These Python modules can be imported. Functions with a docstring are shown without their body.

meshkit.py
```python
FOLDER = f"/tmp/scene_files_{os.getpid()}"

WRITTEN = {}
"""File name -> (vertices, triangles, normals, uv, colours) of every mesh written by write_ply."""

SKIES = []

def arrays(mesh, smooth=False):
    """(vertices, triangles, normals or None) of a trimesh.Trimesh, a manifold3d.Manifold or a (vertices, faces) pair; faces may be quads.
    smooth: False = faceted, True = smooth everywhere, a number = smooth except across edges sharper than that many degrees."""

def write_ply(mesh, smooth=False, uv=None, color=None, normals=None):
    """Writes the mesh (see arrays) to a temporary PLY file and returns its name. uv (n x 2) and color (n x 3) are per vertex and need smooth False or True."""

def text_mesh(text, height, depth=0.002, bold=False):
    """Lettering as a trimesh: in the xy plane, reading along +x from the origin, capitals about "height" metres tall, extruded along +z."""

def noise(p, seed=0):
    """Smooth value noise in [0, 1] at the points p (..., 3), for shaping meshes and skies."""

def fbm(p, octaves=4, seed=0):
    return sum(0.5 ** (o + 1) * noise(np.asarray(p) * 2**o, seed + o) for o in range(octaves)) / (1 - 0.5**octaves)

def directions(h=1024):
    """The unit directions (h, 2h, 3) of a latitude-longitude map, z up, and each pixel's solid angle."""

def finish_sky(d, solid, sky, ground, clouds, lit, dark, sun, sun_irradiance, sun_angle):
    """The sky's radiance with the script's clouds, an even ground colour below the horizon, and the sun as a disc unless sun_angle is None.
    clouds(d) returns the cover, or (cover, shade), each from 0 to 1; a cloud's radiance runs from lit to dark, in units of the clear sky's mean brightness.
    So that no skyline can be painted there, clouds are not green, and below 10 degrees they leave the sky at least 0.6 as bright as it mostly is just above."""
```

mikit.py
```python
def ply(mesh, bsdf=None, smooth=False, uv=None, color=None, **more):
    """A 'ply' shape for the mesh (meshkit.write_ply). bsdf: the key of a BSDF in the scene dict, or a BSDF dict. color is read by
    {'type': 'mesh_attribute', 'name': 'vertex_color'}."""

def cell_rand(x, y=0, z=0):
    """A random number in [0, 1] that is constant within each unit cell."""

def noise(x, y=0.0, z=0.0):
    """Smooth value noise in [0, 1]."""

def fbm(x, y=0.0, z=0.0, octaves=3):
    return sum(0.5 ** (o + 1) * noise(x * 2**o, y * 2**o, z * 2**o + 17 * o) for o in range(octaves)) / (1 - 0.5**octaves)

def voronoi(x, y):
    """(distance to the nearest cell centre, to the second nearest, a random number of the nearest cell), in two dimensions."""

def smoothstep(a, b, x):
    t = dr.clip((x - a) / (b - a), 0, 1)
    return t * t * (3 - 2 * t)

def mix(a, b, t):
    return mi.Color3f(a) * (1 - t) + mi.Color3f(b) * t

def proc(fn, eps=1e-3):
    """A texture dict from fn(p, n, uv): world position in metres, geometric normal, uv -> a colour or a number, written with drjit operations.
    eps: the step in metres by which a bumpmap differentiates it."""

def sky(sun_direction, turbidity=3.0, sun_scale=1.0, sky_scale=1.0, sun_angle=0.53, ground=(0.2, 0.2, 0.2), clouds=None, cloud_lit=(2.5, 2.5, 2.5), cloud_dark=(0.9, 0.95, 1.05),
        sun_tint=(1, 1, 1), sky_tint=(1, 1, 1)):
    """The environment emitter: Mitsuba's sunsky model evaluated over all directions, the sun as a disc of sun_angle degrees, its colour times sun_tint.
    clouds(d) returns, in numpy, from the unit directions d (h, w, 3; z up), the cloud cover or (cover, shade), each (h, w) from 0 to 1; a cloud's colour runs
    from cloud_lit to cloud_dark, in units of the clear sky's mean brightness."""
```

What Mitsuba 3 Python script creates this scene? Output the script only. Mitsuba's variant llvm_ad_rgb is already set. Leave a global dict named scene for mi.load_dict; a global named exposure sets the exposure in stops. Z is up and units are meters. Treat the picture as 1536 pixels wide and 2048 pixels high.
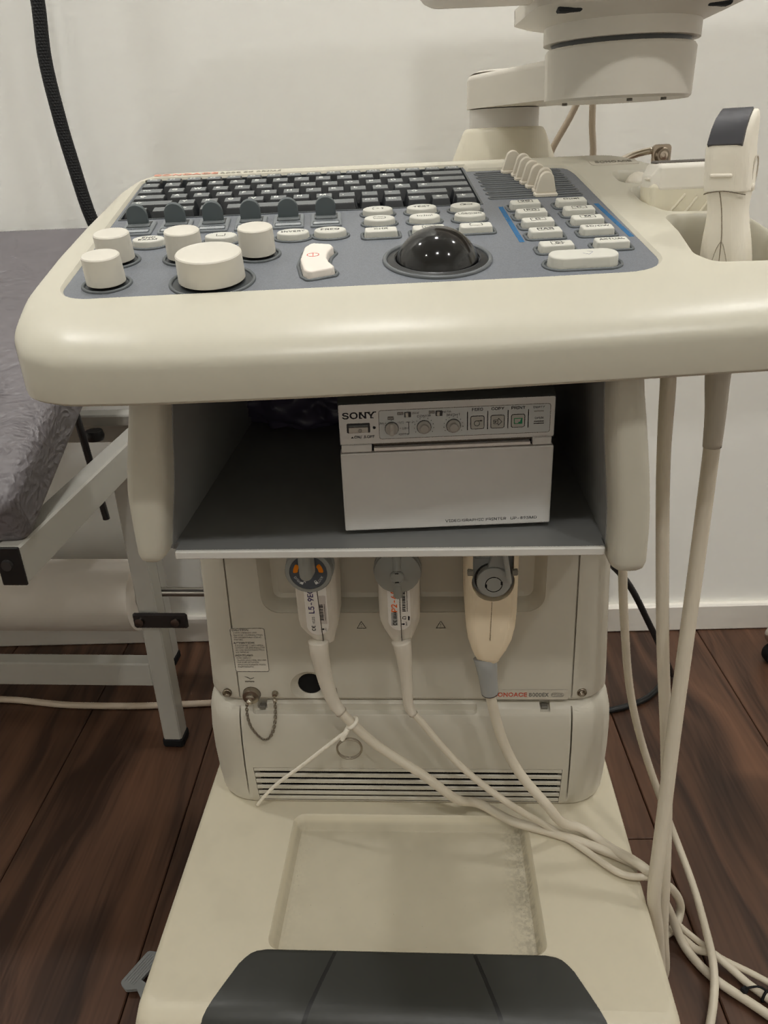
import math, random
import numpy as np, trimesh, shapely, manifold3d as mf
import shapely.geometry as sg
from shapely import affinity
from scipy.interpolate import CubicSpline
import drjit as dr, mitsuba as mi, mikit, meshkit
from mikit import noise, fbm, smoothstep, mix

random.seed(7); RNG = np.random.default_rng(11)
scene, labels = {}, {}
# ---------------------------------------------------------------- camera, exposure, light
FOCAL, PITCH, ROLL = 1560.0, math.atan(730 / 1560.0), 0.043
eye = np.array([0, 0, 0.80]); fwd = np.array([0, math.cos(PITCH), -math.sin(PITCH)])
up0 = np.array([0, math.sin(PITCH), math.cos(PITCH)])
upv = math.sin(ROLL) * np.array([1, 0, 0]) + math.cos(ROLL) * up0
scene['camera'] = {'type': 'perspective', 'fov': math.degrees(2 * math.atan(768 / FOCAL)), 'fov_axis': 'x', 'near_clip': 0.01, 'far_clip': 50.0,
                   'to_world': mi.ScalarTransform4f().look_at(origin=eye.tolist(), target=(eye + fwd).tolist(), up=upv.tolist())}
exposure = 0.0
ROOM_YAW = math.radians(1.9); ROOM_H = 2.45
# ceiling downlights in room coordinates (x, y, power)
LAMPS = [(0.02, 0.86, .78), (1.10, 0.86, .80), (-1.06, 0.86, .82), (0.02, -0.70, 1.05), (1.10, -0.70, 1.1), (-1.06, -0.70, 0.3)]
LAMP_RGB = (1.0, 0.985, 0.95); LAMP_LEVEL = 300.0

# ---------------------------------------------------------------- materials
def lin(c):
    c = np.asarray(c, float) / 255
    return np.where(c < .04045, c / 12.92, ((c + .055) / 1.055) ** 2.4)
VC = {'type': 'mesh_attribute', 'name': 'vertex_color'}
def principled(**k):
    d = {'type': 'principled'}; d.update(k); return d
scene['mat_plastic'] = principled(base_color=VC, roughness=0.42, specular=0.5)
scene['mat_gloss'] = principled(base_color=VC, roughness=0.33, specular=0.45)
scene['mat_matte'] = principled(base_color=VC, roughness=0.75, specular=0.25)
scene['mat_metal'] = principled(base_color=VC, roughness=0.24, metallic=1.0)
scene['mat_ball'] = principled(base_color=VC, roughness=0.09, specular=0.6)
def speckle(p, n, uv):
    q = p * 1400.0
    return mi.Color3f(lin((106, 110, 117)).tolist()) * (.90 + .20 * noise(q.x, q.y, q.z))
scene['mat_panel'] = principled(base_color=mikit.proc(speckle), roughness=0.42, specular=0.5)
def room_xy(p):
    c, s = math.cos(ROOM_YAW), math.sin(ROOM_YAW)
    return p.x * c - p.y * s, p.x * s + p.y * c
PLANK_W, PLANK_X0 = 0.2045, 0.3035
def wood(p, n, uv):
    x, y = room_xy(p)
    i = dr.floor((x - PLANK_X0) / PLANK_W)
    r1, r2 = mikit.cell_rand(i, 3, 1), mikit.cell_rand(i, 9, 4)
    warp = fbm(x * 9 + r1 * 30, y * 2.2 + r2 * 40, 0.0, 3)
    g = fbm(x * 55 + warp * 7 + r1 * 50, y * 3.2 + r2 * 31, 1.0, 4)
    f = noise(x * 420, y * 14 + r1 * 9, 2.0)
    big = fbm(x * 6 + r2 * 17, y * 2.6 + r1 * 23, 5.0, 3)
    t = dr.clip(0.30 + 1.05 * (g - .40) + .45 * (big - .45) + .16 * (f - .5) + .20 * (r1 - .5), 0, 1)
    c = mix(lin((50, 33, 25)).tolist(), lin((112, 79, 60)).tolist(), t)
    knot = smoothstep(.72, .86, noise(x * 13 + r1 * 90, y * 5 + r2 * 70, 3.0))
    return c * (1 - .35 * knot)
def wood_bump(p, n, uv):
    x, y = room_xy(p)
    return 0.00025 * fbm(x * 160, y * 6, 0.0, 3)
scene['mat_wood'] = {'type': 'bumpmap', 'arbitrary': mikit.proc(wood_bump, 8e-4), 'scale': 1.0,
                     'bsdf': principled(base_color=mikit.proc(wood), roughness=0.42, specular=0.4)}
def wall_bump(p, n, uv):
    return 0.0003 * fbm(p.x * 130, p.y * 130, p.z * 130, 3)
scene['mat_wall'] = {'type': 'bumpmap', 'arbitrary': mikit.proc(wall_bump, 1e-3), 'scale': 1.0,
                     'bsdf': principled(base_color={'type': 'rgb', 'value': lin((241, 241, 237)).tolist()}, roughness=0.8, specular=0.2)}
def vinyl_col(p, n, uv):
    t = fbm(p.x * 14, p.y * 14, p.z * 14, 3)
    return mix(lin((90, 86, 90)).tolist(), lin((112, 107, 111)).tolist(), t)
def vinyl_bump(p, n, uv):
    w = fbm(p.x * 22, p.y * 22, p.z * 22, 2)
    a = noise(p.x * 120 + w * 7, p.y * 190 + w * 11, p.z * 120)
    b = noise(p.x * 240, p.y * 240 + w * 14, p.z * 240)
    ridge = 1 - dr.abs(2 * a - 1)
    return 0.0013 * ridge * ridge + 0.0009 * b
scene['mat_vinyl'] = {'type': 'bumpmap', 'arbitrary': mikit.proc(vinyl_bump, 6e-4), 'scale': 1.0,
                      'bsdf': principled(base_color=mikit.proc(vinyl_col), roughness=0.42, specular=0.5)}
def braid(p, n, uv):
    return 0.0008 * dr.abs(dr.sin(p.z * 900.0)) * dr.abs(dr.sin((p.x + p.y) * 700.0 + p.z * 450.0))
scene['mat_braid'] = {'type': 'bumpmap', 'arbitrary': mikit.proc(braid, 3e-4), 'scale': 1.0, 'bsdf': principled(base_color=VC, roughness=0.6, specular=0.3)}

CREAM, CREAM_D, GREY_P = (189, 185, 170), (184, 180, 166), (119, 124, 131)
TOWER = (185, 180, 167); KEYC, KEYS, KEYT = (198, 197, 188), (36, 39, 42), (104, 108, 110)
DKGREY, BLACK, INK = (78, 84, 87), (18, 19, 21), (28, 28, 32)
CABLE = (196, 187, 170)

# ---------------------------------------------------------------- mesh helpers
def frame(o, x, y, z):
    M = np.eye(4); M[:3, 0], M[:3, 1], M[:3, 2], M[:3, 3] = x, y, z, o
    return M
def put(m, M):
    m = m.copy(); m.apply_transform(M); return m
def shift(m, x, y, z): return put(m, frame((x, y, z), (1, 0, 0), (0, 1, 0), (0, 0, 1)))
def rotx(a):
    c, s = math.cos(a), math.sin(a); return frame((0, 0, 0), (1, 0, 0), (0, c, s), (0, -s, c))
def rotz(a):
    c, s = math.cos(a), math.sin(a); return frame((0, 0, 0), (c, s, 0), (-s, c, 0), (0, 0, 1))
def roty(a):
    c, s = math.cos(a), math.sin(a); return frame((0, 0, 0), (c, 0, -s), (0, 1, 0), (s, 0, c))
def fixw(m):
    if m.volume < 0: m.invert()
    return m
def write(pieces, bsdf):
    vs, fs, ns, cs, at = [], [], [], [], 0
    for pc in pieces:
        m, col = pc[0], pc[1]; sm = pc[2] if len(pc) > 2 else 35
        v, f, n = meshkit.arrays(m, sm)
        if n is None:
            v = v[f].reshape(-1, 3); f = np.arange(len(v)).reshape(-1, 3)
            fn = np.cross(v[1::3] - v[::3], v[2::3] - v[::3]); fn /= np.linalg.norm(fn, axis=1, keepdims=True) + 1e-20
            n = np.repeat(fn, 3, 0)
        vs.append(v); fs.append(f + at); ns.append(n); cs.append(np.tile(lin(col), (len(v), 1))); at += len(v)
    path = meshkit.write_ply((np.vstack(vs), np.vstack(fs)), False, None, np.vstack(cs), normals=np.vstack(ns))
    return {'type': 'ply', 'filename': path, 'face_normals': False, 'bsdf': {'type': 'ref', 'id': bsdf}}
def free(key):
    if key not in scene and key not in labels and not any(k.startswith(key + '__') for k in scene): return key
    for i in range(1, 1000):
        k = '%s_%03d' % (key, i)
        if k not in scene and k not in labels and not any(q.startswith(k + '__') for q in scene): return k
used = {}
def numbered(key):
    n = used.get(key, 0); used[key] = n + 1
    return key if n == 0 else '%s_%03d' % (key, n)
def part(parent, name, pieces, bsdf='mat_plastic', label=None, kind=None):
    if not isinstance(pieces, list): pieces = [pieces]
    key = numbered(parent + '__' + name)
    scene[key] = write(pieces, bsdf)
    if label or kind:
        labels[key] = {k: v for k, v in (('label', label), ('kind', kind)) if v}
    return key
def thing(name, label, cat, group=None):
    key = numbered(name); labels[key] = {'label': label, 'category': cat}
    if group: labels[key]['group'] = group
    return key
def solo(name, pieces, bsdf, label, cat, group=None):
    key = thing(name, label, cat, group); scene[key] = write(pieces if isinstance(pieces, list) else [pieces], bsdf); return key
def struct(name, pieces, bsdf, label=None):
    scene[name] = write(pieces if isinstance(pieces, list) else [pieces], bsdf)
    labels[name] = {'kind': 'structure', 'label': label or name.replace('_', ' ')}

def ring_offset(p, d):
    p = np.asarray(p, float); d = np.broadcast_to(d, (len(p),))
    e = np.roll(p, -1, 0) - p; e /= np.linalg.norm(e, axis=1, keepdims=True) + 1e-12
    n = np.stack([e[:, 1], -e[:, 0]], 1)           # outward for counter-clockwise
    q = np.roll(n, 1, 0) + n; L = np.linalg.norm(q, axis=1, keepdims=True); q /= L + 1e-12
    c = np.maximum((q * n).sum(1), .4)
    return p - q * (d / c)[:, None]
def ring_normals(p):
    e = np.roll(p, -1, 0) - np.roll(p, 1, 0); e /= np.linalg.norm(e, axis=1, keepdims=True) + 1e-12
    return np.stack([e[:, 1], -e[:, 0]], 1)
def loft(rings, flat=None, caps=(True, True)):
    """rings: list of (n,3), counter-clockwise, bottom first; flat: 2-D coordinates for the caps."""
    n = len(rings[0]); v = np.vstack(rings); F = []
    i = np.arange(n); j = (i + 1) % n
    for k in range(len(rings) - 1):
        a, b = k * n, (k + 1) * n
        F.append(np.stack([a + i, a + j, b + j], 1)); F.append(np.stack([a + i, b + j, b + i], 1))
    for which, k in ((0, 0), (1, len(rings) - 1)):
        if not caps[which]: continue
        p2 = (flat[k] if flat is not None else rings[k][:, :2])
        _, t = trimesh.creation.triangulate_polygon(sg.Polygon(p2), engine='earcut')
        vv, _ = trimesh.creation.triangulate_polygon(sg.Polygon(p2), engine='earcut')
        idx = np.array([int(np.argmin(((p2 - q) ** 2).sum(1))) for q in vv])
        t = idx[t]; e1, e2 = p2[t[:, 1]] - p2[t[:, 0]], p2[t[:, 2]] - p2[t[:, 0]]; ar = e1[:, 0] * e2[:, 1] - e1[:, 1] * e2[:, 0]
        t = np.where((ar > 0)[:, None] == bool(which), t, t[:, ::-1])
        F.append(t + k * n)
    m = trimesh.Trimesh(v, np.vstack(F), process=False)
    return fixw(m)
def outline(poly, n=None):
    """shapely polygon or points -> counter-clockwise (k,2); resampled to n points when n is given"""
    if not hasattr(poly, 'exterior'): poly = sg.Polygon(poly)
    c = np.array(sg.polygon.orient(poly).exterior.coords)[:-1]
    if n:
        r = sg.LinearRing(c); c = np.array([r.interpolate(t, normalized=True).coords[0] for t in np.arange(n) / n])
    return c
def rounded(pts, r, q=6):
    p = pts if hasattr(pts, 'buffer') else sg.Polygon(pts)
    return p.buffer(-r, quad_segs=q).buffer(r, quad_segs=q)
def rrect(w, h, r, q=6):
    r = min(r, w / 2 - 1e-6, h / 2 - 1e-6)
    return sg.box(-w / 2 + r, -h / 2 + r, w / 2 - r, h / 2 - r).buffer(r, quad_segs=q)
def cham(poly, z0, z1, ch=0.0, steps=1, n=None, base_in=0.0):
    p = outline(poly, n); R = [np.c_[ring_offset(p, -base_in) if base_in else p, np.full(len(p), z0)]]
    if ch <= 0: R.append(np.c_[p, np.full(len(p), z1)])
    else:
        for k in range(steps + 1):
            a = math.pi / 2 * k / steps
            R.append(np.c_[ring_offset(p, ch * (1 - math.cos(a))), np.full(len(p), z1 - ch + ch * math.sin(a))])
    return loft(R, [r[:, :2] for r in R])
def extrude(poly, z0, z1):
    ps = getattr(poly, 'geoms', [poly])
    m = trimesh.util.concatenate([trimesh.creation.extrude_polygon(g, z1 - z0, engine='earcut') for g in ps])
    return shift(m, 0, 0, z0)
def tube(pts, r, seg=12, n=None, spline=True):
    pts = np.asarray(pts, float); s = np.r_[0, np.cumsum(np.linalg.norm(np.diff(pts, axis=0), axis=1))]
    rr = np.broadcast_to(np.asarray(r, float), (len(pts),))
    if spline and len(pts) > 2:
        n = n or max(8, len(pts) * 7); t = np.linspace(0, s[-1], n)
        from scipy.interpolate import PchipInterpolator
        P = CubicSpline(s, pts)(t) if spline == 'cubic' else np.stack([PchipInterpolator(s, pts[:, k])(t) for k in range(3)], 1)
        rad = np.interp(t, s, rr)
    else: P, rad = pts, rr
    d = np.gradient(P, axis=0); d /= np.linalg.norm(d, axis=1, keepdims=True) + 1e-12
    a = np.cross(d[0], [0, 0, 1.0]);
    if np.linalg.norm(a) < .1: a = np.cross(d[0], [1.0, 0, 0])
    A = []
    for k in range(len(P)):
        a = a - d[k] * (a @ d[k]); a /= np.linalg.norm(a); A.append(a)
    A = np.array(A); B = np.cross(d, A); th = np.arange(seg) * 2 * np.pi / seg
    V = P[:, None] + rad[:, None, None] * (np.cos(th)[None, :, None] * A[:, None] + np.sin(th)[None, :, None] * B[:, None])
    V = V.reshape(-1, 3); i = np.arange(seg); j = (i + 1) % seg; F = []
    for k in range(len(P) - 1):
        x, y = k * seg, (k + 1) * seg
        F += [np.stack([x + i, x + j, y + j], 1), np.stack([x + i, y + j, y + i], 1)]
    c0, c1 = len(V), len(V) + 1; V = np.vstack([V, P[0], P[-1]]); L = (len(P) - 1) * seg
    F += [np.stack([np.full(seg, c0), j, i], 1), np.stack([np.full(seg, c1), L + i, L + j], 1)]
    return fixw(trimesh.Trimesh(V, np.vstack(F), process=False))
def lathe(profile, seg=40):
    """profile [(r, z)] from the bottom axis point to the top axis point"""
    pr = np.asarray(profile, float); V, rows = [], []
    th = np.arange(seg) * 2 * np.pi / seg
    for r, z in pr:
        if r < 1e-7: rows.append([len(V)]); V.append((0, 0, z))
        else:
            rows.append(list(range(len(V), len(V) + seg))); V += [(r * math.cos(t), r * math.sin(t), z) for t in th]
    F = []
    for a, b in zip(rows[:-1], rows[1:]):
        for i in range(seg):
            j = (i + 1) % seg
            if len(a) == 1 and len(b) == 1: continue
            if len(a) == 1: F.append((a[0], b[j], b[i]))
            elif len(b) == 1: F.append((a[i], a[j], b[0]))
            else: F += [(a[i], a[j], b[j]), (a[i], b[j], b[i])]
    return fixw(trimesh.Trimesh(np.array(V), np.array(F), process=False))
def chbox(sx, sy, sz, c=0.001):
    c = min(c, sx * .45, sy * .45, sz * .45); P = []
    for a in (-1, 1):
        for b in (-1, 1):
            for d in (-1, 1):
                P += [(a * (sx / 2 - c), b * (sy / 2 - c), d * sz / 2), (a * (sx / 2 - c), b * sy / 2, d * (sz / 2 - c)), (a * sx / 2, b * (sy / 2 - c), d * (sz / 2 - c))]
    return trimesh.Trimesh(P).convex_hull
ICO = trimesh.creation.icosphere(subdivisions=2).vertices
def hull(balls):
    return trimesh.Trimesh(np.vstack([np.asarray(c) + np.asarray(r) * ICO for c, r in balls])).convex_hull
def rbox(sx, sy, sz, r):
    return hull([((a * (sx / 2 - r), b * (sy / 2 - r), c * (sz / 2 - r)), r) for a in (-1, 1) for b in (-1, 1) for c in (-1, 1)])
def box(x0, x1, y0, y1, z0, z1):
    m = trimesh.creation.box((x1 - x0, y1 - y0, z1 - z0)); return shift(m, (x0 + x1) / 2, (y0 + y1) / 2, (z0 + z1) / 2)
def man(m):
    m = trimesh.Trimesh(m.vertices, m.faces, process=False); m.merge_vertices()
    return mf.Manifold(mf.Mesh(np.asarray(m.vertices, np.float32), np.asarray(m.faces, np.uint32)))
def tri(M):
    g = M.to_mesh(); return trimesh.Trimesh(np.asarray(g.vert_properties)[:, :3], np.asarray(g.tri_verts), process=False)
def cut(m, *tools):
    M = man(m)
    for t in tools: M = M - man(t)
    return tri(M)
def text(s, h, depth=0.0003, bold=False, sx=1.0, center=True, slant=0.0):
    m = meshkit.text_mesh(s, h, depth, bold)
    m.vertices[:, 0] = m.vertices[:, 0] * sx + slant * m.vertices[:, 1]
    if center: m.vertices[:, 0] -= (m.vertices[:, 0].max() + m.vertices[:, 0].min()) / 2
    return m
def fitw(m, w): m.vertices[:, 0] *= w / (m.vertices[:, 0].max() - m.vertices[:, 0].min()); return m
def line2(p, q, w): return sg.LineString([p, q]).buffer(w / 2, cap_style=2)
def stroke(pts, w, depth=0.0003): return extrude(sg.LineString(pts).buffer(w / 2, cap_style=2, join_style=2), 0, depth)
def loop2(poly, w, depth=0.0003): return extrude(poly.buffer(w / 2).difference(poly.buffer(-w / 2)), 0, depth)

# ---------------------------------------------------------------- frames of reference
Z = np.array([0, 0, 1.0])
TILT, CYAW = math.radians(12), math.radians(2)           # the control console
PO = np.array([.0446, .55, .7285]); PU = np.array([math.cos(CYAW), math.sin(CYAW), 0])
PV = np.array([-math.sin(CYAW) * math.cos(TILT), math.cos(CYAW) * math.cos(TILT), math.sin(TILT)]); PW = np.cross(PU, PV)
def PAN(u, v, w=0.0, rot=0.0):                            # millimetres on the panel -> matrix in metres
    return frame(PO + (PU * u + PV * v + PW * w) / 1000, PU, PV, PW) @ rotz(rot)
BYAW = math.radians(4)                                    # the cart below it
BX = np.array([math.cos(BYAW), -math.sin(BYAW), 0]); BY = np.array([math.sin(BYAW), math.cos(BYAW), 0]); B0 = np.array([.013, .61, 0])
def BAS(x=0, d=0, z=0): return frame(B0 + BX * x + BY * d + Z * z, BX, BY, Z)
def BFACE(x, d, z): return frame(B0 + BX * x + BY * d + Z * z, BX, Z, -BY)     # drawing plane that faces the viewer
RX = np.array([math.cos(ROOM_YAW), -math.sin(ROOM_YAW), 0]); RY = np.array([math.sin(ROOM_YAW), math.cos(ROOM_YAW), 0])
def ROOM(x=0, y=0, z=0): return frame(RX * x + RY * y + Z * z, RX, RY, Z)

# ---------------------------------------------------------------- the room
X0, X1, Y0, Y1 = -1.9, 2.1, -2.3, 1.188
def slab(a, b, c, d, e, f): return put(box(a, b, c, d, e, f), ROOM())
struct('floor', (slab(X0 - .1, X1 + .1, Y0 - .1, Y1 + .1, -.06, -.010), (20, 14, 11)), 'mat_matte', 'dark brown wood plank floor')
struct('wall_back', (slab(X0 - .1, X1 + .1, Y1, Y1 + .1, -.01, ROOM_H), (238, 233, 226)), 'mat_wall', 'plain off-white wall behind the machine')
struct('wall_left', (slab(X0 - .1, X0, Y0, Y1, -.01, ROOM_H), (238, 233, 226)), 'mat_wall', 'off-white wall left')
struct('wall_right', (slab(X1, X1 + .1, Y0, Y1, -.01, ROOM_H), (238, 233, 226)), 'mat_wall', 'off-white wall right')
struct('wall_front', (slab(X0 - .1, X1 + .1, Y0 - .1, Y0, -.01, ROOM_H), (238, 233, 226)), 'mat_wall', 'off-white wall opposite')
struct('ceiling', (slab(X0 - .1, X1 + .1, Y0 - .1, Y1 + .1, ROOM_H, ROOM_H + .1), (244, 242, 238)), 'mat_wall', 'white ceiling')
struct('baseboard_back', (put(chbox(X1 - X0, .014, .052, .003), ROOM((X0 + X1) / 2, Y1 - .007, .026)), (232, 228, 220)), 'mat_gloss', 'white baseboard along the back wall')
# floor planks, one by one
cols = range(-11, 9)
for i in cols:
    xa = PLANK_X0 + i * PLANK_W
    if xa + PLANK_W < X0 or xa > X1: continue
    joint = 0.7186 if i == -1 else (RNG.random() * 1.28)
    js = [joint + 1.28 * k for k in range(-4, 3)]
    js = sorted([Y0] + [j for j in js if Y0 + .05 < j < Y1 - .05] + [Y1])
    for a, b in zip(js[:-1], js[1:]):
        xl, xr = max(xa, X0) + .0007, min(xa + PLANK_W, X1) - .0007
        m = chbox(xr - xl, b - a - .0014, .014, .0012)
        part('floor', 'plank', (put(m, ROOM((xl + xr) / 2, (a + b) / 2, -.007)), (90, 60, 45), False), 'mat_wood')
# ceiling downlights
lamp_mesh = lathe([(0, -.002), (.058, -.002), (.058, .0), (0, .0)], 32)
ring_mesh = lathe([(.058, 0.001), (.058, -.006), (.072, -.006), (.075, -.001), (.075, .001)], 32)
for n, (x, y, pw) in enumerate(LAMPS):
    t = thing('recessed_downlight', 'round recessed ceiling downlight ' + ('above the console by the back wall', 'by the back wall above the stool', 'by the back wall above the couch', 'in front of the machine', 'at the front right of the room', 'at the front left of the room')[n], 'lamp', 'recessed downlights in the ceiling')
    part(t, 'trim_ring', (put(ring_mesh, ROOM(x, y, ROOM_H)), (240, 240, 238)), 'mat_gloss')
    k = part(t, 'lens', (put(lamp_mesh, ROOM(x, y, ROOM_H - .001)), (250, 250, 250)), 'mat_gloss')
    scene[k]['emitter'] = {'type': 'area', 'radiance': {'type': 'rgb', 'value': [float(LAMP_LEVEL * pw * c) for c in LAMP_RGB]}}

# ---------------------------------------------------------------- the ultrasound machine: console
UM = thing('ultrasound_machine', 'cream ultrasound machine on a cart with keyboard console, open printer bay and monitor arm', 'ultrasound machine')
MM = np.diag([.001, .001, .001, 1])
def PMM(u, v, w=0.0, rot=0.0): return PAN(u, v, w, rot) @ MM
def ringtube(poly, r, seg=8, z=0.0, flat=1.0, n=None):
    p = outline(poly, n); nr = ring_normals(p); th = np.arange(seg) * 2 * np.pi / seg; N = len(p)
    V = np.stack([np.c_[p + nr * (r * math.cos(t)), np.full(N, z + r * flat * math.sin(t))] for t in th], 1).reshape(-1, 3)
    i = np.arange(N); j = (i + 1) % N; F = []
    for k in range(seg):
        l = (k + 1) % seg
        F += [np.stack([i * seg + k, j * seg + k, j * seg + l], 1), np.stack([i * seg + k, j * seg + l, i * seg + l], 1)]
    return fixw(trimesh.Trimesh(V, np.vstack(F), process=False))

con = rounded([(-277, -25), (-272, -58), (-259, -84), (-235, -99), (-190, -105), (-100, -108), (0, -109), (100, -106), (200, -102), (250, -96), (258, -60), (254, 60), (240, 215), (214, 266), (-258, 268),
               (-268, 215), (-274, 120), (-277, 40)], 30, 10)
con = outline(con, 300)
con_in = np.c_[-11.5 + (con[:, 0] + 11.5) * (1 - 24 / 270), -47 + (con[:, 1] + 109) * (309 / 377)]    # where the rounded shoulder meets the flat top
def con_ring(t, w):
    p = con + t * (con_in - con); return PO + (np.outer(p[:, 0], PU) + np.outer(p[:, 1], PV) + w * PW) / 1000
rings = [con_ring(.07, -19), con_ring(.01, -19)] + [con_ring(i, w) for i, w in ((0, -19), (.02, -15.6), (.06, -12.4), (.125, -9.2), (.21, -6.2), (.33, -3.4), (.48, -1.2), (.66, .7), (.83, 1.8), (1, 2.2))]
rings[0][:, 2] = .6665; rings[1][:, 2] = .6689
def psolid(poly, levels, n=None):
    """levels [(inset, w)] bottom first, a solid in panel space"""
    p = outline(poly, n); R, Fl = [], []
    for ins, w in levels:
        q = ring_offset(p, ins); R.append(PO + (np.outer(q[:, 0], PU) + np.outer(q[:, 1], PV) + w * PW) / 1000); Fl.append(q)
    return loft(R, Fl)
panel_poly = sg.Polygon([(-224 + 22 * math.cos(a), -19.5 + 22 * math.sin(a)) for a in np.linspace(math.pi, 1.5 * math.pi, 9)] +
                        [(60, -42)] + [(115 + 30 * math.cos(a), -12 + 29 * math.sin(a)) for a in np.linspace(-.5 * math.pi, 0, 9)] +
                        [(145.5, 205)] + [(133 + 11 * math.cos(a), 218 + 11 * math.sin(a)) for a in np.linspace(0, .5 * math.pi, 5)] + [(52, 230), (51, 246), (-232, 246), (-243, 236)])
panel_poly = shapely.segmentize(panel_poly, 9)
KB = sg.box(-241, 126.5, 49.5, 243)
cups = [rounded([(178, 200), (177.5, 164), (226, 158), (230, 196)], 7), rounded([(178.5, 147), (177, 108), (186, 81), (236, 77), (238, 146)], 9),
        rounded([(181, 69), (179, 30), (172.5, -14), (178, -29), (238, -32), (240, 62)], 9)]
cutters = [psolid(panel_poly, [(0, -5), (0, .2), (-3.2, 3.4), (-3.4, 8)]), psolid(KB, [(0, -16), (0, 2)])]
cutters += [psolid(c, [(3, -140), (1.5, -10), (0, -2), (-4.5, 3.2), (-5, 8)]) for c in cups]
body = cut(loft(rings, [r[:, :2] for r in rings]), *cutters)
part(UM, 'console_housing', (body, CREAM, 32), 'mat_gloss', 'cream curved console housing with probe holder cups')
CP = part(UM, 'control_panel', [(put(extrude(panel_poly.difference(KB.buffer(.3)), -4.6, 0), PMM(0, 0)), GREY_P, False)], 'mat_panel', 'blue-grey control panel face')
# decals and badges on the console
def decal(parent, name, pieces, label=None): return part(parent, name, [(m, c, False) for m, c in pieces], 'mat_matte', label)
decal(UM, 'model_lettering', [(put(text('SONOACE', 5.2, .3, True, 1.7), PMM(-206, 252.5, 2.4)), (214, 160, 142)), (put(text('8000 EX PRIME', 4.2, .3, False, 1.3), PMM(-146, 252.5, 2.4)), (172, 170, 162))], 'faint red and grey model lettering on the rear rim')
bd = part(UM, 'badge', [(put(cham(rrect(44, 17, 3), 0, .9, .4), PMM(188, 231, 2.0)), (186, 180, 166))], 'mat_plastic', 'grey badge plate on the rear right of the console')
decal(bd, 'lettering', [(put(fitw(text('SONOACE', 6.0, .4, True, 1.25), 34), PMM(187.5, 228.2, 2.9)), (132, 128, 118))])
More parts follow.
